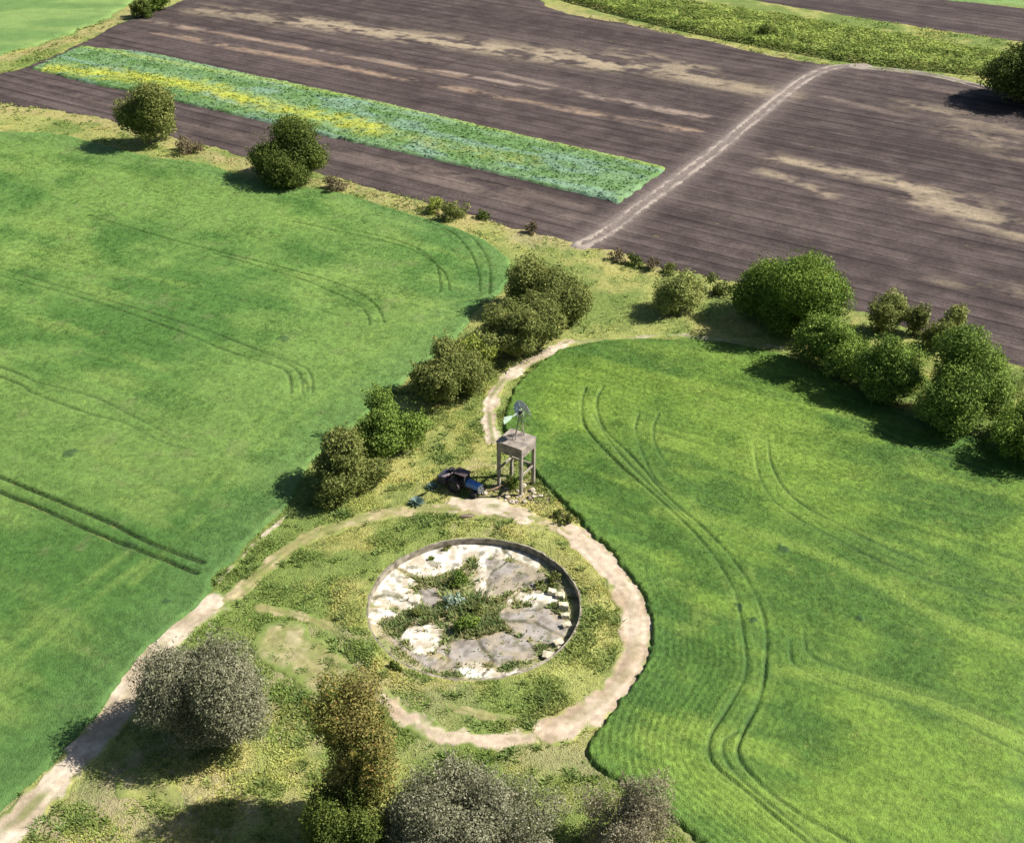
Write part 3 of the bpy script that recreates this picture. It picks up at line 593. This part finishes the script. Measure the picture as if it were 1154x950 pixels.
# low shrubs
SHG = 'small shrubs dotted along the bank'
for (bb, pal, lab) in [((196, 156, 230, 172), 'twig', 'low brown shrub between the two bank trees'), ((364, 201, 392, 217), 'twig', 'low brown shrub right of the dark bank tree'),
    ((490, 226, 530, 248), 'olive', 'olive shrub on the bank above the left field corner'), ((470, 222, 500, 240), 'yellow', 'yellow green shrub left of the olive bank shrub'), ((536, 236, 552, 248), 'dark', 'tiny dark shrub at the edge of the ploughed soil'),
    ((590, 250, 606, 265), 'twig', 'small dark shrub on the dry orange bank'), ((684, 282, 706, 297), 'twig', 'first dark shrub of the row below the farm track'), ((706, 286, 726, 302), 'dark', 'second dark shrub of the row below the farm track'),
    ((727, 290, 744, 306), 'twig', 'third dark shrub of the row below the farm track'), ((795, 314, 830, 332), 'dark', 'dark shrub touching the left of the big round tree'), ((744, 296, 766, 310), 'olive', 'olive shrub behind the lone pale bush'),
    ((852, 28, 878, 46), 'dark', 'dark bush before the tall far crop belt'), ((440, 745, 452, 757), 'dark', 'dark weed clump outside the reservoir wall'), ((625, 575, 648, 590), 'olive', 'weed clump by the start of the right field edge'),
    ((100, 88, 112, 96), 'olive', 'tiny shrub at the end of the vegetable strip'), ((140, 64, 152, 74), 'yellow', 'tiny yellow shrub on the edge of the strip')][:14]:
    tree('shrub', bb, pal, lab, 'shrub', leaf=.3, lift=.0, dens=.8, lumps=14, group=SHG)
for (bb, lab) in [((458, 552, 482, 572), 'blue grey agave nearer the ring path'), ((478, 540, 496, 554), 'blue grey agave beside the shadow of the tractor')]:
    x0, y0, x1, y1 = bb; g = G((x0 + x1) / 2, y1 - 4); r = empty('agave', (g.x, g.y, 0), label=lab, cat='agave', group='agaves by the tractor')
    n = 34; P = []; F = []; rad = (x1 - x0) / 2 / SC(y1)
    for k in range(n):
        an = k * 2.4; el = .25 + .9 * (k / n); L = rad * (1.0 - .25 * k / n); w0 = rad * .16
        dv = np.array([math.cos(an) * math.cos(el), math.sin(an) * math.cos(el), math.sin(el)]); sv = np.array([-math.sin(an), math.cos(an), 0]) * w0
        b0 = len(P); P += [dv * .08 - sv * .6, dv * .08 + sv * .6, dv * L * .55 + sv + [0, 0, .05], dv * L, dv * L * .55 - sv + [0, 0, .05]]; F.append([b0, b0 + 1, b0 + 2, b0 + 3, b0 + 4])
    P = np.array(P); c = np.tile(np.array([.22, .31, .27]), (len(P), 1)) * RS.uniform(.8, 1.15, (len(P), 1)); mesh_np('leaves', P, np.array(F), c, M_grass, r)

# ------------------------------------------------------------------ reservoir
res = empty('round_reservoir', (TC[0], TC[1], 0), label='empty round concrete reservoir with cracked floor overgrown by weeds', cat='reservoir')
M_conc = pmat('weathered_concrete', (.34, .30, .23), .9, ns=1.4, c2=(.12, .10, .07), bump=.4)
def ring_wall(ri, ro, z0, z1, n=220):
    bm = bmesh.new(); L = []
    for i in range(n):
        a = 2 * math.pi * i / n; c, s = math.cos(a), math.sin(a)
        j = float(vnoise(np.array([c * 9]), np.array([s * 9]), .6, 3)[0] - .5); k = float(vnoise(np.array([c * 9]), np.array([s * 9]), 1.7, 8)[0])
        zt = z1 + j * .12 - (.05 if k > .55 else 0); rj = j * .02
        L.append([bm.verts.new(((ri + rj) * c, (ri + rj) * s, z0)), bm.verts.new(((ri + rj) * c, (ri + rj) * s, zt)), bm.verts.new(((ro + rj) * c, (ro + rj) * s, zt - .05)), bm.verts.new(((ro + rj) * c, (ro + rj) * s, z0))])
    for i in range(n):
        a, b = L[i], L[(i + 1) % n]
        for k in range(4): bm.faces.new((a[k], a[(k + 1) % 4], b[(k + 1) % 4], b[k]))
    return bm
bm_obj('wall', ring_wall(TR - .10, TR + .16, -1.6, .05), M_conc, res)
def zp(L): return [(380 + x / 2.885, 560 + y / 2.885) for x, y in L]
DEPTH = -1.15
def fpoly(L): return smooth(np.array([G(x, y, DEPTH)[:2] for x, y in zp(L)]), 2, True)
WHITE = [fpoly(p) for p in ([(185, 232), (150, 225), (210, 170), (300, 130), (440, 130), (500, 160), (640, 190), (650, 235), (560, 205), (470, 202), (440, 205), (380, 242), (270, 262)],
   [(90, 345), (95, 290), (150, 235), (185, 245), (265, 272), (235, 300), (275, 322), (260, 362), (180, 362)], [(100, 372), (190, 366), (190, 385), (150, 400), (120, 420), (100, 400)],
   [(205, 462), (228, 425), (300, 413), (342, 450), (300, 512), (250, 512), (222, 476)], [(405, 545), (450, 542), (530, 562), (640, 565), (640, 600), (450, 600), (405, 585)], [(560, 322), (640, 308), (705, 325), (705, 352), (560, 346)],
   [(465, 208), (480, 210), (490, 300), (520, 330), (465, 330), (447, 290)])]
GREY = [fpoly(p) for p in ([(475, 200), (560, 208), (640, 238), (682, 278), (640, 302), (560, 305), (500, 335), (458, 322), (450, 270)], [(540, 364), (700, 368), (745, 425), (705, 482), (640, 468), (560, 428), (520, 400)],
   [(350, 480), (470, 455), (560, 440), (665, 502), (620, 540), (500, 545), (400, 542), (330, 510)], [(200, 460), (240, 500), (330, 520), (400, 560), (330, 570), (240, 530), (150, 450)], [(270, 300), (330, 305), (335, 350), (290, 370)])]
def bound(Z): return Z
def build_floor():
    x = np.arange(-TR, TR + .1, .13); X, Y = np.meshgrid(x + TC[0], x + TC[1], indexing='ij'); rr = np.hypot(X - TC[0], Y - TC[1])
    nz = (fbm(X, Y, 1.0, 4, 301) - .5) * 1.5
    wm = np.maximum.reduce([spoly(X, Y, p) for p in WHITE]) + nz; gm = np.maximum.reduce([spoly(X, Y, p) for p in GREY]) + nz * .8
    a = fbm(X, Y, 1.6, 4, 303); b = fbm(X, Y, .7, 3, 304)
    C = lerp((.20, .22, .09), (.36, .31, .19), sst(a, .35, .65))
    g = sst(gm, -.12, .1); C = lerp(C, lerp((.19, .165, .14), (.31, .28, .25), sst(a * .5 + b * .5, .35, .6)), g)
    wv = sst(wm, -.12, .1); C = lerp(C, lerp((.40, .35, .26), (.62, .58, .50), sst(b * .6 + a * .4, .33, .56)), wv)
    # cracks with earth in them, meeting at the middle like the old slab joints
    cr = np.full(X.shape, 9.0)
    for k, an in enumerate([.12, .62, 1.25, 2.5, 2.95, 3.5, 4.3, 4.9, 5.55, 5.95]):
        L = np.array([[TC[0] + r * math.cos(an + .1 * math.sin(r + k)), TC[1] + r * math.sin(an + .1 * math.sin(r * .8 + k))] for r in np.linspace(1, TR, 8)]); cr = np.minimum(cr, dseg(X, Y, L))
    ck = (1 - sst(cr + (b - .5) * .5, .08, .3)); C = lerp(C, (.075, .075, .04), ck * .85)
    C = lerp(C, (.13, .12, .07), sst(fbm(X, Y, .8, 3, 306), .60, .70) * .7)
    ed = np.exp(-(np.maximum(gm, wm) / .28) ** 2); C = lerp(C, (.30, .24, .12), ed * .6 * sst(fbm(X, Y, 1.5, 2, 309), .35, .55))
    C = lerp(C, (.36, .30, .21), sst(fbm(X, Y, 1.3, 4, 312), .5, .62) * .55 * g)
    veg = np.clip(1 - g - wv, 0, 1)
    Z = DEPTH + .12 * np.maximum(g, wv) - .08 * ck + (b - .5) * .05 + veg * (.1 * a) + .25 * sst(rr, TR - 2.6, TR)
    V = grid('floor', X - TC[0], Y - TC[1], Z, C, rr < TR - .02, M_floor); V.parent = res
    # weeds growing on the floor
    n = 26000; x = TC[0] + RS.uniform(-TR, TR, n); y = TC[1] + RS.uniform(-TR, TR, n); r = np.hypot(x - TC[0], y - TC[1])
    nz = (fbm(x, y, 1.0, 4, 301) - .5) * 1.5
    s = np.maximum(np.maximum.reduce([spoly(x, y, p) for p in WHITE]), np.maximum.reduce([spoly(x, y, p) for p in GREY])) + nz
    d2 = fbm(x, y, 1.3, 3, 310); ok = (r < TR - .3) & ((s < -.05) & (RS.rand(n) < .10 + .7 * sst(d2, .38, .62)) | (RS.rand(n) < .012)); x, y, r, s = x[ok], y[ok], r[ok], s[ok]
    t = fbm(x, y, 1.8, 2, 311); C = lerp((.19, .26, .09), (.34, .38, .15), sst(t, .35, .65)); C = lerp(C, (.33, .28, .13), (RS.rand(len(x)) < .25) * .8)
    hgt = .2 + .55 * np.exp(-(((x - TC[0] + 1.6) / 3.2) ** 2 + ((y - TC[1]) / 4) ** 2)) * RS.rand(len(x)) + .2 * RS.rand(len(x))
    o = tufts('weeds', np.stack([x, y, np.full(len(x), DEPTH + .05)], 1), hgt, .16 + .12 * RS.rand(len(x)), C, 3, lean=1.0); tag(o, 'weeds growing through the reservoir floor', 'weeds', kind='stuff')
build_floor()
for (px, py, pal, w_, lab) in [(517, 655, 'mid', 24, 'dark green bush at the upper middle of the reservoir floor'), (512, 680, 'agave', 22, 'silvery bush in the middle of the reservoir floor'), (525, 702, 'mid', 28, 'green bush at the lower middle of the reservoir floor'),
        (540, 690, 'olive', 18, 'olive weed clump right of the silvery reservoir bush'), (503, 620, 'olive', 10, 'weed clump on the white upper floor of the reservoir'), (486, 630, 'mid', 8, 'smaller weed clump on the white upper floor'), (608, 660, 'olive', 12, 'weed clump in the floor crack near the right wall'), (625, 655, 'olive', 18, 'spiky weeds below the right reservoir wall'), (470, 690, 'olive', 14, 'low weeds left of the middle bushes in the reservoir')]:
    t = tree('bush', (px - w_ / 2, py - w_ * .42, px + w_ / 2, py + w_ * .42), pal, lab, 'bush', leaf=.2, lift=0, lumps=16, dens=.9, group='bushes inside the reservoir')
    t.location.z = DEPTH + .05; g = G(px, py + w_ * .15, DEPTH); t.location.x, t.location.y = g.x, g.y

def stone_mesh(seed, sx, sy, sz, blocky=False):
    bm = bmesh.new(); rnd = random.Random(seed)
    if blocky:
        bmesh.ops.create_cube(bm, size=1); bmesh.ops.subdivide_edges(bm, edges=bm.edges, cuts=2, use_grid_fill=True); j = .07
    else: bmesh.ops.create_icosphere(bm, subdivisions=2, radius=.55); j = .16
    for v in bm.verts: v.co = Vector((v.co.x * sx, v.co.y * sy, v.co.z * sz)) + Vector((rnd.uniform(-j, j) * sx, rnd.uniform(-j, j) * sy, rnd.uniform(-j, j) * sz))
    return bm
M_stone = pmat('pale_rubble', (.48, .42, .32), .9, ns=2.5, c2=(.30, .25, .18), bump=.5)
M_dstone = pmat('brown_rubble', (.20, .15, .11), .9, ns=2.5, bump=.5)
M_plaster = pmat('pale_plaster_block', (.66, .60, .44), .9, ns=2.5, c2=(.45, .40, .27), bump=.4)
proto = bm_obj('rubble_stone', stone_mesh(1, 1, .8, .6), M_stone); protod = bm_obj('rubble_stone', stone_mesh(2, 1.1, .8, .55), M_dstone); protob = bm_obj('concrete_block', stone_mesh(3, 1, .7, .55, True), M_plaster)
used = set()
def put(src, px, py, s, rz, label, cat, group, z=0.0):
    o = src if src.name not in used else src.copy()
    if o is not src: COL.objects.link(o)
    used.add(src.name)
    g = G(px, py, z); o.location = (g.x, g.y, z + .16 * s); o.scale = (s, s, s); o.rotation_euler = (random.uniform(-.2, .2), random.uniform(-.2, .2), rz); tag(o, label, cat, group); return o
for (px, py) in [(631, 672), (635, 684), (637, 695), (639, 706), (630, 726), (618, 741), (622, 668), (634, 733)]:
    put(protob, px, py, random.uniform(.8, 1.15), random.uniform(-.4, .4), 'pale broken concrete block lying against the right reservoir wall', 'concrete block', 'broken blocks against the reservoir wall', DEPTH + .2)
for k in range(26):
    a = random.uniform(0, 6.28); r = random.uniform(.2, 1) ; px = 578 + 33 * r * math.cos(a); py = 558 + 11 * r * math.sin(a)
    put(proto, px, py, random.uniform(.3, .75), random.uniform(0, 6), 'pale rubble stone scattered at the foot of the water tower', 'stone', 'pale rubble round the water tower')
for k in range(12):
    a = random.uniform(0, 6.28); px = 582 + 26 * math.cos(a) * random.random(); py = 556 + 10 * math.sin(a)
    put(protod, px, py, random.uniform(.3, .6), random.uniform(0, 6), 'brown rubble lump scattered at the foot of the water tower', 'stone', 'brown rubble round the water tower')
o = put(protod, 527, 582, 1.0, .3, 'dark brown lump of earth lying on the ring path', 'earth lump', None); o.scale = (1.3, .7, .6)

# ------------------------------------------------------------------ water tower
def box(bm, c, s, rot=None):
    r = bmesh.ops.create_cube(bm, size=1); M = Matrix.Translation(Vector(c)) @ (rot.to_4x4() if rot else Matrix.Identity(4)) @ Matrix.Diagonal((s[0], s[1], s[2], 1))
    bmesh.ops.transform(bm, matrix=M, verts=r['verts']); return r['verts']
def bar(bm, a, b, w=.05, w2=None):
    a, b = Vector(a), Vector(b); d = b - a; q = d.to_track_quat('Z', 'Y').to_matrix(); box(bm, (a + b) / 2, (w, w2 or w, d.length), q)
def bevel(o, w=.03, seg=2):
    m = o.modifiers.new('bevel', 'BEVEL'); m.width = w; m.segments = seg; m.limit_method = 'ANGLE'; return o
TH = 6.6; F0 = G(588, 507, TH); YAW = -32
ex = Vector((math.cos(R(YAW)), math.sin(R(YAW)), 0)); ey = Vector((-ex.y, ex.x, 0)); LX, LY = 3.45, 3.2
cen = F0 - ex * LX / 2 + ey * LY / 2
tw = empty('water_tower', (cen.x, cen.y, 0), R(YAW), label='square concrete water tank raised on four tall legs', cat='water tower')
M_tank = pmat('tank_concrete', (.34, .285, .235), .9, ns=1.3, c2=(.14, .118, .10), bump=.4)
M_leg = pmat('leg_concrete', (.34, .30, .24), .9, ns=1.5, c2=(.17, .15, .12), bump=.4)
bm = bmesh.new(); zb = TH - 1.35
box(bm, (0, 0, zb + .1), (LX, LY, .2))
for s in (-1, 1):
    box(bm, (s * (LX / 2 - .1), 0, zb + .2 + .5), (.2, LY, 1.0)); box(bm, (0, s * (LY / 2 - .1), zb + .2 + .5), (LX - .404, .2, .998))
bevel(bm_obj('tank', bm, M_tank, tw), .03)
bm = bmesh.new(); box(bm, (0, 0, TH - .075), (LX + .12, LY + .12, .15)); vs = box(bm, (-.9, .5, TH + .04), (.8, .8, .1)); bevel(bm_obj('lid', bm, M_tank, tw), .03)
for sx in (-1, 1):
    for sy in (-1, 1):
        bm = bmesh.new(); box(bm, (sx * (LX / 2 - .2), sy * (LY / 2 - .2), zb / 2 - .2), (.36, .36, zb + .4)); bevel(bm_obj('leg', bm, M_leg, tw), .03)
for z, in ((2.7,),):
    bm = bmesh.new(); box(bm, (0, LY / 2 - .2, z), (LX - .77, .2, .26)); bevel(bm_obj('beam', bm, M_leg, tw), .02)
    bm = bmesh.new(); box(bm, (-LX / 2 + .2, 0, z), (.2, LY - .77, .26)); bevel(bm_obj('beam', bm, M_leg, tw), .02)
    bm = bmesh.new(); box(bm, (LX / 2 - .2, 0, z), (.2, LY - .77, .26)); bevel(bm_obj('beam', bm, M_leg, tw), .02)
M_rust = pmat('rusty_pipe', (.30, .19, .12), .8, ns=5)
bm = bmesh.new(); tube(bm, [Vector((.4, .5, -.1)), Vector((.4, .5, zb))], [.09, .09], 10); tube(bm, [Vector((.4, .5, 1.1)), Vector((-.8, -.7, .5)), Vector((-1.4, -1.6, .12))], [.07, .07, .07], 8); bm_obj('pipe', bm, M_rust, tw, True)
# pump wellhead and undergrowth beneath
g0 = G(582, 551); tree('bush', (566, 533, 586, 552), 'mid', 'green weeds growing between the legs of the water tower', 'bush', leaf=.25, lift=0, lumps=14, dens=.6)

# ------------------------------------------------------------------ windmill on the tank
wb = cen + ey * .55 + ex * .15; WH = 3.35
wm = empty('wind_pump', (wb.x, wb.y, TH), label='small multi blade wind pump standing on the tank lid', cat='windmill')
M_galv = pmat('galvanised_steel', (.66, .72, .74), .6, 0, ns=4, c2=(.36, .37, .37)); M_vane = pmat('pale_green_vane', (.55, .70, .58), .5, .1, ns=3)
M_dark = pmat('dark_iron', (.06, .055, .05), .6, .5, ns=6)
bm = bmesh.new(); b0 = .55; hgt = WH - .35
cs = [(-1, -1), (1, -1), (1, 1), (-1, 1)]
for (a, b) in cs: bar(bm, (a * b0, b * b0, .02), (a * .07, b * .07, hgt), .06)
for k in range(4):
    for (z0, z1) in ((.05, 1.2), (1.2, 2.2), (2.2, 3.0)):
        f = lambda z: b0 + (.07 - b0) * z / hgt
        a, b = cs[k]; c, d = cs[(k + 1) % 4]; bar(bm, (a * f(z0), b * f(z0), z0), (c * f(z1), d * f(z1), z1), .025); bar(bm, (a * f(z1), b * f(z1), z1), (c * f(z1), d * f(z1), z1), .03)
bm_obj('mast', bm, M_leg, wm)
ax = Vector((.72, .69, 0)); q = ax.to_track_quat('Z', 'Y'); hub = Vector((0, 0, WH)) + ax * .35
bm = bmesh.new(); bar(bm, Vector((0, 0, WH)) - ax * .25, hub - ax * .02, .24); bar(bm, (0, 0, WH - .5), (0, 0, WH), .1); bevel(bm_obj('gearbox', bm, M_dark, wm), .03)
WR = 1.35
wheel = bpy.data.objects.new('wheel', None); link(wheel, wm); wheel.location = hub; wheel.rotation_euler = q.to_euler(); 
bm = bmesh.new()
for rr_ in (WR * .95, WR * .55):
    pts = [Vector((rr_ * math.cos(t), rr_ * math.sin(t), 0)) for t in np.linspace(0, 2 * math.pi, 37)]; tube(bm, pts, [.022] * 37, 5)
for k in range(6): a = k * math.pi / 3; bar(bm, (0, 0, 0), (WR * .95 * math.cos(a), WR * .95 * math.sin(a), 0), .04)
bm_obj('rim', bm, M_galv, wheel)
bm = bmesh.new(); bmesh.ops.create_cone(bm, segments=14, radius1=.16, radius2=.1, depth=.25, cap_ends=True); bm_obj('hub', bm, M_dark, wheel)
def blade_mesh():
    bm = bmesh.new(); rows = []
    for r_, w0 in ((WR * .34, .17), (WR * .7, .32), (WR, .44)):
        rows.append([bm.verts.new((r_, x * w0, .35 * x * w0 * 2 + .03 * (1 - 4 * x * x))) for x in (-.5, -.2, .2, .5)])
    for a, b in zip(rows, rows[1:]):
        for k in range(3): bm.faces.new((a[k], a[k + 1], b[k + 1], b[k]))
    bmesh.ops.solidify(bm, geom=bm.faces[:], thickness=.012); return bm
bl = bm_obj('blade', blade_mesh(), M_galv, wheel)
for k in range(1, 18): c = bl.copy(); COL.objects.link(c); c.parent = wheel; c.rotation_euler = (0, 0, k * math.pi / 9)
bm = bmesh.new(); t0 = Vector((0, 0, WH)) - ax * .25; t1 = t0 - ax * 1.1; bar(bm, t0, t1 - ax * .9, .05); bar(bm, t0 + Vector((0, 0, .2)), t1 - ax * .2, .03); bm_obj('tail_boom', bm, M_galv, wm)
bm = bmesh.new(); P = [t1 + Vector((0, 0, -.22)), t1 + Vector((0, 0, .22)), t1 - ax * 1.15 + Vector((0, 0, .5)), t1 - ax * 1.3 + Vector((0, 0, 0)), t1 - ax * 1.15 + Vector((0, 0, -.5))]
nn = ax.cross(Vector((0, 0, 1))) * .015; A = [bm.verts.new(p + nn) for p in P]; B = [bm.verts.new(p - nn) for p in P]; bm.faces.new(A); bm.faces.new(B[::-1])
for k in range(5): bm.faces.new((A[k], B[k], B[(k + 1) % 5], A[(k + 1) % 5]))
bm_obj('tail_vane', bm, M_vane, wm)

# ------------------------------------------------------------------ tractor (x forward)
M_blue = pmat('blue_paint', (.05, .18, .48), .35, ns=2, c2=(.035, .12, .34)); M_white = pmat('white_paint', (.75, .76, .76), .4, ns=3, c2=(.55, .55, .53)); M_maroon = pmat('dark_brown_metal', (.065, .045, .045), .6, ns=3)
M_rub = pmat('tyre_rubber', (.022, .022, .024), .85, ns=8); M_gr = pmat('dark_grey_sheet', (.07, .07, .085), .45, .2, ns=2); M_seat = pmat('black_vinyl', (.02, .02, .02), .5); M_pinkbar = pmat('faded_pink_bar', (.5, .38, .38), .5, ns=4)
M_glass = pmat('dark_glass', (.03, .04, .05), .08, ns=1)
tg = G(524, 553); hd = math.atan2(-.55, .84)
tr = empty('tractor', (tg.x, tg.y, 0), hd, label='dark farm tractor with blue hood and white nose beside the water tower', cat='tractor')
bm = bmesh.new(); box(bm, (.4, 0, .85), (3.2, .55, .5)); box(bm, (-.9, 0, .9), (1.0, 1.0, .6)); box(bm, (1.7, 0, .62), (.5, 1.2, .16)); bevel(bm_obj('chassis', bm, M_maroon, tr), .05)
bm = bmesh.new(); vs = box(bm, (1.25, 0, 1.42), (1.75, 1.0, .68))
for v in vs:
    if v.co.z > 1.5: v.co.y *= .8
    if v.co.x > 1.9: v.co.z -= .12 if v.co.z > 1.5 else 0
bevel(bm_obj('hood', bm, M_blue, tr), .09, 3)
bm = bmesh.new(); box(bm, (2.27, 0, 1.3), (.28, .84, .62)); box(bm, (2.3, 0, .85), (.35, .9, .25)); nose = bevel(bm_obj('nose', bm, M_white, tr), .06, 3)
for s in (-1, 1):
    bm = bmesh.new(); bmesh.ops.create_cone(bm, segments=16, radius1=.1, radius2=.1, depth=.06, cap_ends=True, matrix=Matrix.Translation((2.43, s * .27, 1.42)) @ Matrix.Rotation(math.pi / 2, 4, 'Y')); bm_obj('headlight', bm, M_glass, tr)
bm = bmesh.new(); tube(bm, [Vector((1.5, .25, 1.7)), Vector((1.5, .25, 2.5))], [.05, .05], 8); bm_obj('exhaust', bm, M_dark, tr, True)
bm = bmesh.new()
for (x, y) in ((.35, .55), (.35, -.55), (-1.1, .6), (-1.1, -.6)): bar(bm, (x, y, 1.1), (x * .93, y, 2.45), .08)
for s in (-1, 1): bar(bm, (.33, s * .55, 1.6), (-1.05, s * .6, 1.6), .06)
box(bm, (-.37, 0, 1.12), (1.5, 1.15, .1)); cb = bm_obj('cab_frame', bm, M_maroon, tr)
bm = bmesh.new(); box(bm, (-.38, 0, 2.52), (1.75, 1.4, .12)); bevel(bm_obj('cab_roof', bm, M_maroon, tr), .05)
for xx, ww in ((.36, 1.0), (-1.07, 1.1)): bm = bmesh.new(); box(bm, (xx, 0, 2.0), (.02, ww, .8)); bm_obj('window', bm, M_glass, tr)
bm = bmesh.new(); box(bm, (-.6, 0, 1.3), (.5, .5, .15)); box(bm, (-.85, 0, 1.55), (.12, .5, .5)); bevel(bm_obj('seat', bm, M_seat, tr), .04)
bm = bmesh.new(); tube(bm, [Vector((-.05 + .2 * math.cos(t) * .8, .2 * math.sin(t), 1.65 + .06 * math.cos(t))) for t in np.linspace(0, 2 * math.pi, 17)], [.018] * 17, 5); bar(bm, (.2, 0, 1.2), (-.05, 0, 1.65), .04); bm_obj('steering_wheel', bm, M_seat, tr)
def wheel_pair(x, y, rad, wd):
    wq = bpy.data.objects.new('wheel', None); link(wq, tr); wq.location = (x, y, rad)
    bm = bmesh.new(); n = 40; prof = [(-.5, .62), (-.5, .88), (-.36, 1.0), (.36, 1.0), (.5, .88), (.5, .62)]
    L = [[bm.verts.new((math.cos(2 * math.pi * i / n) * rad * p[1] * (1.0 - (.035 if i % 2 and p[1] > .95 else 0)), p[0] * wd, math.sin(2 * math.pi * i / n) * rad * p[1])) for p in prof] for i in range(n)]
    for i in range(n):
        a, b = L[i], L[(i + 1) % n]
        for k in range(6): bm.faces.new((a[k], a[(k + 1) % 6], b[(k + 1) % 6], b[k]))
    bm_obj('tyre', bm, M_rub, wq)
    bm = bmesh.new(); bmesh.ops.create_cone(bm, segments=24, radius1=rad * .63, radius2=rad * .63, depth=wd * .4, cap_ends=True, matrix=Matrix.Rotation(math.pi / 2, 4, 'X')); bmesh.ops.create_cone(bm, segments=12, radius1=rad * .2, radius2=rad * .14, depth=wd * .8, cap_ends=True, matrix=Matrix.Rotation(math.pi / 2, 4, 'X')); bm_obj('rim', bm, M_gr, wq)
for s in (-1, 1):
    wheel_pair(-1.0, s * .95, .82, .46); wheel_pair(1.7, s * .75, .46, .28)
    bm = bmesh.new(); pr = [(math.cos(t) * .95 - 1.0, .82 + math.sin(t) * .95) for t in np.linspace(.1, math.pi - .3, 9)]
    for (a, b) in zip(pr, pr[1:]): box(bm, ((a[0] + b[0]) / 2, s * .95, (a[1] + b[1]) / 2), (math.hypot(b[0] - a[0], b[1] - a[1]) + .02, .5, .04), Matrix.Rotation(-math.atan2(b[1] - a[1], b[0] - a[0]), 3, 'Y'))
    bm_obj('fender', bm, M_maroon, tr)
# carried box implement behind, its pale top bar and dark drum
bm = bmesh.new(); box(bm, (-2.75, 0, .95), (1.25, 1.9, 1.0)); box(bm, (-2.0, 0, .7), (.5, .3, .2)); bevel(bm_obj('spreader_box', bm, M_gr, tr), .06)
bm = bmesh.new(); bar(bm, (-2.6, -.9, 1.52), (-1.75, .95, 1.58), .16); bm_obj('top_bar', bm, M_pinkbar, tr)
bm = bmesh.new(); bmesh.ops.create_cone(bm, segments=20, radius1=.42, radius2=.42, depth=.7, cap_ends=True, matrix=Matrix.Translation((-2.35, .75, 1.5))); bevel(bm_obj('drum', bm, M_rub, tr), .05)
# rusty scrap pipe on the ground between tractor and tower
bm = bmesh.new(); a = G(546, 556); b = G(566, 549); tube(bm, [Vector((a.x, a.y, .15)), Vector((b.x, b.y, .25))], [.08, .08], 8); tube(bm, [Vector((b.x + .2, b.y - .5, .1)), Vector((a.x + 1, a.y + .7, .2))], [.06, .06], 8)
o = bm_obj('scrap_pipe', bm, M_rust, None, True); tag(o, 'rusty scrap pipes lying between the tractor and the water tower', 'pipe')
